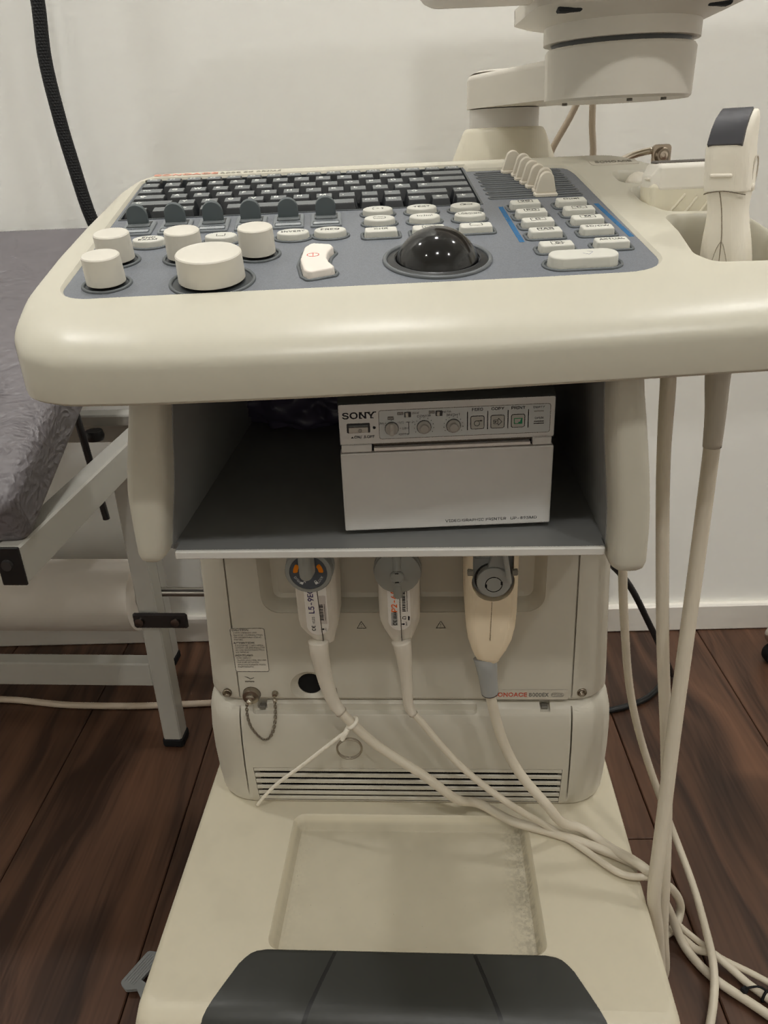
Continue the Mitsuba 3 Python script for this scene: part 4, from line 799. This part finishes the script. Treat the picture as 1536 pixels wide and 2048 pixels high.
lv = part(CB, 'lever', [(put(hull([((0, -.0215, .0100), .0040), ((0, -.010, .0125), .0036), ((0, -.0215, .0070), .0038)]), BFACE(XB, FA + .001, dz)), (134, 135, 130), 40), (put(hull([((0, .018, .0120), .0038), ((0, .004, .0150), .0036), ((0, .018, .0090), .0038)]), BFACE(XB, FA + .001, dz)), (134, 135, 130), 40), (put(hull([((0, -.011, .0120), .0030), ((0, .005, .0150), .0032)]), BFACE(XB, FA + .001, dz)), (130, 131, 126), 40),
                        (put(lathe([(0, 0), (.0058, 0), (.0058, .0048), (.0052, .0055), (.0048, .0050), (0, .0050)], 32), BFACE(XB, FA - .0133, dz)), (140, 141, 136), 35)], 'mat_plastic', 'grey wing lever with a round hub')
decal(lv, 'slot_mark', [(put(extrude(sg.box(-.0016, -.0004, .0016, .0004), 0, .0002), BFACE(XB, FA - .0184, dz + s * .0041)), (20, 20, 20)) for s in (-1, 1)])
# --- right connector
XC = .0772
CC = thing('probe_connector', 'large cream bullet-shaped probe connector with a grey cam lever, rightmost of three', 'connector')
CCC = (221, 205, 178)
cb = body_loft(XC, [(.3835, .0088, -.0400, -.0190, -.001), (.3850, .0100, -.0420, -.0170, -.001), (.3900, .0112, -.0440, -.0150, -.001), (.3906, .0118, -.0450, -.0140, -.001), (.3990, .0152, -.0470, -.0090, -.0006), (.4110, .0188, -.0490, -.0030, -.0003), (.4250, .0210, -.0500, .003, 0), (.4420, .0219, -.0505, .010, 0), (.5150, .0219, -.0505, .013, 0)], CCC, .009)
tr = sg.Point(XC + .0008, .4720).buffer(.0176, quad_segs=14).union(sg.box(XC - .0160, .474, XC + .0172, .53)); tr2 = rounded(tr, .002)
part(CC, 'body', [(cut(cb[0], bprism(tr2, -.07, -.0405)), CCC, 40)], 'mat_plastic')
part(CC, 'seam', [(bprism(line2((XC, .4540), (XC - .0008, .4150), .0005), -.0507, -.0460), (128, 112, 90), False)], 'mat_matte')
part(CC, 'cam_plate', [(bprism(rounded(tr.buffer(-.0003), .002), -.0430, -.0395), (128, 131, 130), False), (bprism(sg.Point(XC + .0008, .4720).buffer(.0152, quad_segs=14), -.0436, -.0425), (26, 26, 27), False)], 'mat_plastic', 'grey recessed plate')
lpoly = sg.Point(XC + .0012, .4720).buffer(.0140, quad_segs=14)
arm = sg.Polygon([(XC + .0150, .4720), (XC + .0118, .4940), (XC + .0078, .5180), (XC + .0016, .5180), (XC - .0010, .4940), (XC - .0040, .4840)])
lv = part(CC, 'lever', [(bprism(lpoly, -.0505, -.043, .0012), (150, 151, 147), 35), (bprism(rounded(lpoly.union(arm), .002), -.0485, -.0435, .001), (142, 143, 139), 35), (put(hull([((.0128, .004, 0), .0022), ((.0058, .046, 0), .0022), ((.0128, .004, .009), .0020), ((.0058, .046, .013), .0020)]), BFACE(XC + .0006, -.047, .4720)), (156, 157, 152), 40)], 'mat_plastic', 'grey cam lever with a round hub')
decal(lv, 'hub_ring', [(put(loop2(sg.Point(0, 0).buffer(.0068, quad_segs=12), .0006, .0002), BFACE(XC + .0012, -.0506, .4705)), (24, 24, 24))] + [(put(extrude(sg.box(-.0008, -.0014, .0008, .0014), 0, .0003), BFACE(XC + .0012 + s * .0064, -.0506, .4705 + s * .0012)), (18, 18, 18)) for s in (-1, 1)])
decal(CC, 'padlock_symbol', [(put(loop2(sg.box(-.0075, -.0050, .0045, .0050), .0003, .0001), BFACE(XC - .0062, -.0432, .4960)), (96, 100, 100)), (put(extrude(sg.Point(0, 0).buffer(.0020), 0, .0001), BFACE(XC - .0095, -.0432, .4948)), (60, 62, 64)), (put(stroke([(-.0004, .0014), (-.0004, .0046), (.0016, .0050), (.0022, .0030)], .0005, .0001), BFACE(XC - .0095, -.0432, .4948)), (60, 62, 64)), (put(stroke([(0, 0), (.0055, .0004)], .0005, .0001), BFACE(XC - .0062, -.0432, .4960)), (60, 62, 64)), (put(extrude(sg.Polygon([(0, -.0008), (-.0016, 0), (0, .0008)]), 0, .0001), BFACE(XC - .0058, -.0432, .4960)), (60, 62, 64))], 'small dark padlock symbol')
for s in (-1, 1): part(CC, 'clip', [(put(chbox(.005, .005, .0042, .0006), BFACE(XC + s * .0180, -.0502, .4820)), (120, 116, 106), False)], 'mat_plastic')
# strain reliefs and cables
def cable(parent, pts, r, col=CABLE, name='cable', label=None, seg=12): return part(parent, name, [(tube(pts, r, seg, None, 'cubic' if len(pts) > 6 else True), col, True)], 'mat_plastic', label)
cable(CA, [(-.0640, .587, .4010), (-.0639, .5855, .3935), (-.0618, .5872, .3654), (-.0544, .5866, .3310), (-.0480, .5850, .3200)], [.0092, .0088, .0075, .0062, .0056], (196, 188, 174), 'strain_relief', 'tapered grey strain relief')
cable(CA, [(-.0500, .5855, .3235), (-.0406, .5837, .3103), (-.0135, .5818, .2789), (.0334, .5735, .2432), (.0640, .5800, .2080), (.0855, .5940, .1880), (.1120, .5800, .1800), (.1413, .5662, .1800), (.1768, .5489, .1800), (.2080, .5300, .1805), (.2290, .5160, .1790), (.2470, .5240, .1500), (.2848, .5729, .0800), (.3049, .5885, .0400), (.3099, .5914, .0160), (.3028, .5817, .0090), (.2800, .5720, .0055), (.20, .555, .0055)], .0046)
cable(CB, [(.0105, .5815, .4010), (.0115, .5805, .3950), (.0137, .5819, .3625), (.0151, .5818, .3283), (.0195, .5805, .3180)], [.0090, .0082, .0056, .0048, .0042], (196, 188, 174), 'strain_relief', 'tapered grey strain relief')
cable(CB, [(.0175, .581, .3220), (.0345, .5784, .2975), (.0669, .5711, .2562), (.1041, .5585, .2272), (.1300, .5640, .2000), (.1505, .5626, .1850), (.1901, .5258, .1800), (.2130, .5070, .1800), (.2275, .5065, .1790), (.2470, .5260, .1400), (.2850, .5664, .0500), (.3062, .5729, .0150), (.3201, .5584, .0110), (.3344, .5406, .0110), (.3544, .5259, .0110), (.3813, .5061, .0090), (.45, .47, .006)], .0033)
cable(CC, [(.0842, .5718, .3860), (.0850, .5700, .3800), (.0872, .5695, .3620), (.0888, .5694, .3480)], [.0108, .0098, .0082, .0078], (146, 147, 145), 'strain_relief', 'grey strain relief')
cable(CC, [(.0884, .5694, .3520), (.0900, .5695, .3427), (.1016, .5687, .2933), (.1222, .5623, .2503), (.1459, .5506, .2226), (.1640, .5570, .1950), (.1790, .5600, .1860), (.2032, .5385, .1815), (.2200, .5180, .1860), (.2310, .5080, .1830), (.2440, .5160, .1560), (.2778, .5571, .0700), (.2937, .5663, .0300), (.3025, .5571, .0100), (.3117, .5354, .0075), (.3247, .5158, .0075), (.3426, .4979, .0075), (.3663, .4735, .0075), (.42, .43, .006)], .0048)
# loose cable on the floor with its black tie
solo('loose_cable', (tube([(.2960, .5800, .006), (.3039, .5695, .0075), (.3135, .5544, .0075), (.3275, .5423, .0150), (.3404, .5290, .0110), (.3539, .5123, .0075), (.3638, .5004, .0075), (.3764, .4847, .0075), (.43, .44, .0060)], .0042, 12), CABLE, True), 'mat_plastic', 'short beige cable on the floor with a black tie, beside the cart base', 'cable')
solo('cable_tie', [(put(ringtube(sg.Point(0, 0).buffer(.0056, quad_segs=8), .0014, 6), frame((.3638, .5004, .0072), (.75, .66, 0), Z, (.66, -.75, 0))), (16, 16, 18), True), (put(chbox(.007, .0055, .006, .001), frame((.3440, .5040, .0125), (.9, .4, 0), (-.4, .9, 0), Z)), (16, 16, 18), False), (tube([(.3640, .5010, .0150), (.3560, .5035, .0180), (.3440, .5040, .0135), (.3455, .4960, .0060)], .0012, 6), (16, 16, 18), True)], 'mat_matte', 'black cable tie around the floor cable at the lower right', 'cable tie')
# white strap with a split ring on the left cable
ST = (224, 218, 204)
st = thing('strap_tie', 'white plastic strap tied around the left connector cable with its long tail hanging down', 'cable tie')
c0 = np.array([-.0385, .5835, .3085]); ax = np.array([.0271, -.0019, -.0314]); ax /= np.linalg.norm(ax); e1 = np.cross(ax, [0, 1, 0]); e1 /= np.linalg.norm(e1); e2 = np.cross(ax, e1)
part(st, 'loop', [(put(ringtube(sg.Point(0, 0).buffer(.0056, quad_segs=10), .0019, 8), frame(c0, e1, e2, ax)), ST, True), (tube([c0 - e1 * .0055 + (0, -.003, 0), (-.0470, .5790, .2975), (-.0490, .5790, .2925)], [.0026, .0026, .0024], 8), ST, True)], 'mat_plastic')
tail = B0 + BX * -.159 + BY * -.0065 + Z * .1790
pp = [np.array([-.0440, .5795, .3020]), np.array([-.0560, .5800, .2920]), np.array([-.0900, .5900, .2540]), np.array([-.1250, .6040, .2130]), tail]
part(st, 'tail', [(tube(pp, [.0020, .0019, .0019, .0019, .0017], 8), ST, True)], 'mat_plastic')
kr = []
for k in range(2): kr.append((put(ringtube(sg.Point(0, 0).buffer(.0118, quad_segs=14), .0009, 8), frame((-.0428, .5800 + .0016 * k, .2800), (.98, .0, .18), (-.18, 0, .98), (0, -1, 0))), (168, 160, 146), True))
solo('split_ring', kr, 'mat_metal', 'metal split key ring hanging from the white strap', 'key ring')

# ---------------------------------------------------------------- probes in the holder cups
PRB = (226, 220, 206)
# --- upright probe in the front cup
PC = thing('ultrasound_probe', 'upright cream ultrasound probe with a black lens window, standing in the front holder cup', 'ultrasound probe')
RC = rotz(-math.radians(42))
def psec(w, d, z, back=0.0, front=0.0, r=.008, dx=0.0, dyy=0.0):
    y0, y1 = -d / 2 + front, d / 2 - back; r = min(r, w * .45, (y1 - y0) * .45)
    o = outline(sg.box(-w / 2 + r, y0 + r, w / 2 - r, y1 - r).buffer(r, quad_segs=6)); q = np.c_[o, np.full(len(o), 0.0)] @ RC[:3, :3].T
    return q + np.array([.2445 + dx, .5760 + dyy, z]), o
def ploft(lv): s = [psec(*a[:3], **(a[3] if len(a) > 3 else {})) for a in lv]; return loft([x[0] for x in s], [x[1] for x in s])
bx = lambda z: .0065 * (.79 - z) / .07
hand = ploft([(.022, .020, .672, dict(dx=bx(.70))), (.030, .026, .690, dict(dx=bx(.70))), (.0325, .0282, .708, dict(dx=bx(.708))), (.0318, .0276, .720, dict(dx=bx(.72))), (.0296, .0258, .732, dict(dx=bx(.732))), (.0268, .0236, .742, dict(dx=bx(.742))), (.0254, .0226, .7500, dict(dx=bx(.75))), (.0256, .0230, .7560, dict(dx=bx(.756))), (.0272, .0246, .7615, dict(dx=bx(.7615))), (.0282, .0258, .7650, dict(dx=bx(.765))), (.0282, .0258, .770, dict(dx=bx(.77)))])
part(PC, 'handle', [(hand, PRB, 40)], 'mat_plastic')
head = ploft([(.0292, .0270, .7635, dict(dx=bx(.764))), (.0296, .0276, .766, dict(dx=bx(.766))), (.0296, .0278, .780, dict(dx=bx(.78))), (.0290, .0276, .7905, dict(dx=bx(.79))), (.0284, .0272, .7960, dict(front=.0016)), (.0278, .0266, .8020, dict(front=.0042, r=.007)), (.0268, .0258, .8075, dict(front=.0080, r=.006)), (.0250, .0246, .8115, dict(front=.0125, r=.005)), (.0225, .0225, .8132, dict(front=.0155, back=.001, r=.003))])
part(PC, 'head', [(head, PRB, 40)], 'mat_plastic')
lensp = [(-.0140, .7925), (-.0124, .7960), (-.0100, .8020), (-.0058, .8075), (-.0003, .8120), (.0030, .8140)]
V = []; W_ = (.0225, .0225, .022, .0215, .0205, .0195)
for (y, z), w in zip(lensp, W_):
    for off in (.0006, -.003):
        for x in np.linspace(-w / 2, w / 2, 2): V.append((x, y - off * .8, z + off * .55))
V = np.array(V).reshape(len(lensp), 4, 3); F = []
for k in range(len(lensp) - 1):
    a, b = k * 4, (k + 1) * 4
    for i, j in ((0, 1), (1, 3), (3, 2), (2, 0)): F += [(a + i, a + j, b + j), (a + i, b + j, b + i)]
F += [(0, 2, 3), (0, 3, 1)]; e = (len(lensp) - 1) * 4; F += [(e, e + 3, e + 2), (e, e + 1, e + 3)]
lens = fixw(trimesh.Trimesh(V.reshape(-1, 3), np.array(F), process=False))
part(PC, 'lens', [(put(put(lens, RC), frame((.2445, .5760, 0), (1, 0, 0), (0, 1, 0), Z)), (46, 46, 52), 45)], 'mat_plastic', 'black lens window')
def PCF(x, y, z): return frame(np.array([.2445 + bx(z), .5760, z]) + RC[:3, :3] @ np.array([x, y, 0]), RC[:3, 0], Z, -RC[:3, 1])
part(PC, 'grip_ridge', [(put(hull([((-.0062, 0, 0), .0014), ((.0062, 0, 0), .0014)]), PCF(-.001, -.0138, .7735)), PRB, True)], 'mat_plastic')
part(PC, 'seam_line', [(tube([PCF(-.002, -.0131, .7640)[:3, 3], PCF(-.001, -.0119, .757)[:3, 3], PCF(0, -.0117, .747)[:3, 3], PCF(.001, -.0134, .732)[:3, 3], PCF(0, -.0143, .712)[:3, 3]], .0003, 6), (134, 124, 108), True), (tube([PCF(-.0062, -.0142, .708)[:3, 3], PCF(-.0028, -.0138, .724)[:3, 3], PCF(.001, -.0134, .731)[:3, 3], PCF(.0040, -.0138, .724)[:3, 3], PCF(.0065, -.0142, .708)[:3, 3]], .0002, 6), (150, 142, 126), True)], 'mat_matte')
part(PC, 'joint_line', [(tube([PCF(x, -.0137 + (.0082 - math.sqrt(max(0, .0082 ** 2 - max(0, abs(x) - .0064) ** 2))), .7638 - .0024 * (x / .014) ** 2)[:3, 3] for x in np.linspace(-.0138, .0138, 15)], .0004, 6), (120, 112, 98), True)], 'mat_matte')
part(PC, 'side_button', [(put(lathe([(0, -.001), (.0026, -.001), (.0024, .0008), (.0012, .0014), (0, .0014)], 20), frame(np.array([.2445 + bx(.765), .5760, .7655]) + RC[:3, :3] @ np.array([.0146, .002, 0]), RC[:3, 1], Z, RC[:3, 0])), PRB, 40),
                         (put(ringtube(affinity.scale(sg.Point(0, 0).buffer(1, quad_segs=10), .0046, .0088), .0005, 6), frame(np.array([.2445 + bx(.775), .5760, .7760]) + RC[:3, :3] @ np.array([.0147, .005, 0]), RC[:3, 1], Z, RC[:3, 0])), (190, 182, 168), True)], 'mat_plastic')
cable(PC, [(.2480, .572, .690), (.2470, .560, .668), (.2461, .550, .6444), (.2486, .550, .6100), (.2496, .550, .5854)], [.0095, .0095, .0092, .0076, .0069], (178, 171, 158), 'strain_relief', 'grey tapered strain relief')
cable(PC, [(.2495, .550, .590), (.2496, .550, .5854), (.2502, .548, .4981), (.2454, .535, .4110), (.2376, .515, .3221), (.2293, .492, .2297), (.2264, .4840, .1960), (.2278, .4830, .1740), (.2335, .4860, .1480), (.2440, .4940, .0950), (.2530, .500, .0400), (.2560, .510, .0080)], [.0061] * 12)
# --- block shaped probe in the middle cup
PB = thing('ultrasound_probe', 'wide block-shaped cream ultrasound probe with ribbed grip lying in the middle holder cup', 'ultrasound probe')
yb = .645
up_ = hull([((x, y, z), .004) for x in (.2240, .276) for y in (yb + .0040, yb + .027) for z in (.7635, .7760)] + [((.2205, y, z), .004) for y in (yb + .007, yb + .025) for z in (.7635, .7700)])
lo_ = hull([((x, y, .7625), .0038) for x in (.2203, .276) for y in (yb + .0044, yb + .027)] + [((x, y, .750), .0038) for x in (.2210, .276) for y in (yb + .0046, yb + .027)] + [((x, y, .740), .0045) for x in (.2265, .270) for y in (yb + .006, yb + .025)] + [((x, y, .715), .006) for x in (.236, .258) for y in (yb + .010, yb + .022)])
part(PB, 'head', [(up_, (226, 222, 212), 40)], 'mat_plastic', 'pale grey head'); part(PB, 'handle', [(lo_, (216, 210, 190), 40)], 'mat_plastic')
for k in range(3):
    x0 = .2295 + .0098 * k; part(PB, 'rib', [(tube([(x0, yb + .0006, .742 - .004 * k), (x0 + .0135, yb + .0002, .7580 - .002 * k)], .0011, 8, spline=False), (222, 216, 198), True)], 'mat_plastic')
part(PB, 'lens', [(put(chbox(.050, .014, .0022, .0008), frame((.247, yb + .018, .7805), (1, 0, 0), (0, 1, 0), Z)), (104, 100, 96), False)], 'mat_matte', 'dark grey lens edge')
part(PB, 'notch', [(put(chbox(.003, .010, .0022, .0006), frame((.2168, yb + .011, .7690), (1, 0, 0), (0, 1, 0), Z)), (206, 200, 186), False)], 'mat_plastic')
cable(PB, [(.247, .660, .722), (.246, .658, .690), (.238, .640, .660), (.220, .590, .6530), (.2125, .557, .642), (.2140, .557, .620), (.2173, .560, .5804), (.2260, .560, .4929), (.2342, .552, .3996), (.2446, .540, .2992), (.2461, .515, .2027), (.2470, .505, .1514), (.2500, .503, .1100), (.2620, .512, .0450), (.2680, .525, .0065)], [.0058] * 6 + [.0053] * 9)
# --- small probe in the rear cup
PA = thing('ultrasound_probe', 'small cream ultrasound probe with a dark cap lying in the rear holder cup', 'ultrasound probe')
part(PA, 'handle', [(hull([((.2330, .733, .7615), .0105), ((.236, .741, .7610), .0105)]), PRB, 40), (tube([(.233, .737, .7600), (.244, .737, .7585), (.254, .737, .7595), (.268, .737, .7600)], [.0105, .0092, .0100, .0104], 16), PRB, True), (tube([(.246, .737, .752), (.246, .735, .72), (.246, .733, .70)], [.009, .008, .005], 12), PRB, True)], 'mat_plastic')
part(PA, 'cap', [(put(chbox(.030, .012, .004, .0018), frame((.258, .742, .7705), (1, 0, 0), (0, 1, 0), Z)), (66, 66, 70), False)], 'mat_plastic', 'dark cap')
cable(PA, [(.246, .733, .705), (.245, .730, .66), (.235, .70, .60), (.222, .65, .50), (.2182, .630, .4521), (.2339, .650, .3607), (.2546, .670, .2641), (.2775, .680, .1855), (.3044, .680, .1095), (.3290, .660, .0430), (.3334, .6144, .0240), (.3276, .5647, .0215), (.3207, .5293, .0225), (.3141, .5070, .0180), (.2935, .4670, .0100), (.27, .42, .0050)], .0042)

# ---------------------------------------------------------------- examination couch at the left
CO = thing('examination_couch', 'white steel examination couch with a tilted grey vinyl cushion, left of the machine', 'couch')
CYW = math.radians(4.9); xr = -.348; CX = np.array([math.cos(CYW), -math.sin(CYW), 0]); CYV = np.array([math.sin(CYW), math.cos(CYW), 0]); CP0 = RX * xr + RY * .915
def CR(x=0, y=0, z=0): return frame(CP0 + CX * (x - xr) + CYV * (y - .915) + Z * z, CX, CYV, Z)
xr = -.348                                              # right side of the frame in room coordinates
WF, WFD = (180, 178, 171), (196, 193, 184)
a = math.radians(21.5)
cu = rbox(.60, .535, .058, .014)
cux = put(cu, CR(xr + .005, .650, .5000) @ rotz(math.radians(3.5)) @ frame((-.30, 0, 0), (1, 0, 0), (0, 1, 0), Z) @ rotx(a) @ frame((0, .2585, 0), (1, 0, 0), (0, 1, 0), Z))
part(CO, 'cushion', [(cux, (125, 118, 124), 60)], 'mat_vinyl', 'grey wrinkled vinyl cushion')
part(CO, 'cushion_board', [(put(chbox(.575, .49, .010, .003), CR(xr + .005, .650, .5000) @ rotz(math.radians(3.5)) @ frame((-.305, 0, 0), (1, 0, 0), (0, 1, 0), Z) @ rotx(a) @ frame((0, .2585, -.0325), (1, 0, 0), (0, 1, 0), Z)), (64, 60, 62), False)], 'mat_matte')
def bar(x0, x1, y0, y1, z0, z1, c=.002, name='frame_tube', col=WF, label=None):
    return part(CO, name, [(put(chbox(x1 - x0, y1 - y0, z1 - z0, c), CR((x0 + x1) / 2, (y0 + y1) / 2, (z0 + z1) / 2)), col, False)], 'mat_gloss', label)
sr = bar(xr - .024, xr, .638, 1.135, .436, .476, name='side_rail', label='white square side rail')
part(sr, 'end_plug', [(put(chbox(.0245, .003, .0405, .001), CR(xr - .012, .6370, .456)), (18, 18, 19), False), (put(lathe([(0, 0), (.006, 0), (.005, .003), (0, .003)], 20), frame(CR(xr - .014, .6355, .458)[:3, 3], CX, Z, -CYV)), (46, 44, 44), 35)], 'mat_gloss', 'black end plug')
sl2 = bar(xr - .60, xr - .576, .638, 1.135, .436, .476, name='side_rail', label='white square side rail')
bar(xr - .576, xr - .024, .650, .674, .440, .474, name='cross_rail'); bar(xr - .576, xr - .024, 1.02, 1.05, .440, .474, name='cross_rail')
bar(xr - .30, xr + .10, 1.000, 1.028, .470, .486, name='back_crossbar', col=WF)
for x, y in ((xr - .010, .915), (xr - .592, .915), (xr - .085, 1.115), (xr - .592, 1.115)):
    if True:
        l = bar(x - .0135, x + .0135, y - .014, y + .014, .012, .436, name='leg', label='white square steel leg')
        part(l, 'foot_cap', [(put(chbox(.031, .032, .016, .003), CR(x, y, .008)), (22, 22, 23), False)], 'mat_matte', 'black rubber foot cap')
bar(xr - .58, xr - .0235, .903, .927, .110, .149, name='lower_rail')
cl = part(CO, 'clamp', [(put(chbox(.076, .006, .024, .003), CR(xr + .008, .897, .2265)), (40, 36, 36), False)], 'mat_gloss', 'dark metal clamp plate on the leg')
for dxx in (-.028, .022): part(cl, 'bolt', [(put(lathe([(0, 0), (.0065, 0), (.006, .004), (.003, .0045), (0, .0045)], 20), frame(CR(xr + .008 + dxx, .894, .2265)[:3, 3], CX, Z, -CYV)), (120, 112, 108), 35)], 'mat_metal')
part(CO, 'roll_axle', [(tube([CR(xr - .66, 1.060, .174)[:3, 3], CR(xr + .10, 1.060, .174)[:3, 3]], .0075, 14, spline=False), (206, 202, 196), True)], 'mat_metal', 'chrome axle of the paper roll')
part(CO, 'axle_bracket', [(put(chbox(.020, .02, .13, .002), CR(xr + .085, 1.06, .140) @ roty(.55)), (214, 210, 200), False)], 'mat_gloss', 'white angled bracket')
solo('paper_roll', [(put(put(lathe([(.020, -.275), (.0560, -.275), (.0575, -.272), (.0575, .272), (.0560, .275), (.020, .275), (.020, -.275)], 48), roty(math.pi / 2)), CR(xr - .365, 1.060, .168)), (222, 214, 204), 40)], 'mat_matte', 'wide white paper roll on a chrome axle under the couch', 'paper roll')
part(CO, 'ratchet_rod', [(tube([(-.3840, .950, .530), (-.3720, .950, .3628)], .0046, 10, spline=False), (38, 36, 38), True)], 'mat_gloss', 'dark hanging adjustment rod')
part(CO, 'knob', [(shift(lathe([(0, 0), (.011, 0), (.013, .006), (.011, .013), (0, .013)], 24), -.384, 1.0, .458), (32, 32, 34), 35)], 'mat_gloss', 'small dark knob')

# ---------------------------------------------------------------- cords and the stool
solo('black_cord', (tube([(-.395, 1.16, 2.445), (-.396, 1.155, 1.6), (-.399, 1.150, 1.10), (-.401, 1.150, .981), (-.4060, 1.150, .9166), (-.4018, 1.150, .8480), (-.3945, 1.150, .7878), (-.3865, 1.150, .7340), (-.33, 1.155, .60), (-.24, 1.150, .40), (-.15, 1.145, .15), (-.10, 1.14, .0090)], .0085, 16, n=160), (22, 23, 25), True), 'mat_braid', 'thick black braided cord hanging down the wall behind the console', 'cord')
solo('power_cable', (tube([(.15, .96, .345), (.25, 1.0, .32), (.29, .98, .28), (.3213, .950, .2519), (.3395, .950, .2292), (.3791, .955, .1560), (.4150, .975, .0850), (.4480, 1.01, .0200), (.4553, 1.0300, .0058), (.4400, 1.0138, .0052), (.3889, .9671, .0052), (.3427, .9499, .0052), (.29, .94, .0052), (.15, .95, .0052)], .0046, 12), (20, 22, 23), True), 'mat_gloss', 'black power cable looping from the back of the machine onto the floor', 'cable')
solo('floor_cable', (tube([(-1.2, 1.06, .0055), (-.6419, 1.0387, .0055), (-.5108, 1.0148, .0055), (-.3715, 1.0056, .0055), (-.2994, 1.0058, .0055), (-.2, 1.01, .0055)], .0052, 12), (206, 190, 172), True), 'mat_plastic', 'pale cable lying straight on the floor under the couch', 'cable')
SO = thing('swivel_stool', 'chrome stool foot on a black castor at the right edge of the floor', 'stool')
hub = np.array([.90, .98, 0]); ANG = [math.radians(t) for t in (164, 236, 308, 20, 92)]
for k, an in enumerate(ANG):
    e = hub + np.array([math.cos(an), math.sin(an), 0]) * .278
    if e[1] > 1.12: e = hub + np.array([math.cos(an), math.sin(an), 0]) * .12
    ar = part(SO, 'arm', [(hull([(e + Z * .052, .0185), (e + Z * .056 + (hub - e) * .06, .0180)]), (198, 192, 184), True), (tube([e + Z * .056, e * .5 + hub * .5 + Z * .066, hub + Z * .085], [.0170, .0185, .024], 16), (198, 192, 184), True)], 'mat_metal', 'rounded chrome foot')
    part(ar, 'castor', [(put(lathe([(0, -.009), (.0150, -.009), (.0178, -.005), (.0178, .005), (.0150, .009), (0, .009)], 28), frame(e + Z * .0180, (0, 0, 1), (1, 0, 0), (0, 1, 0))), (16, 16, 17), 35)], 'mat_matte')
part(SO, 'column', [(shift(lathe([(0, .06), (.032, .06), (.030, .11), (.022, .13), (.022, .44), (0, .44)], 28), hub[0], hub[1], 0), (190, 186, 180), 35)], 'mat_metal')
part(SO, 'seat', [(shift(lathe([(0, .44), (.15, .44), (.168, .455), (.170, .485), (.155, .505), (0, .51)], 40), hub[0], hub[1], 0), (40, 40, 44), 40)], 'mat_plastic')
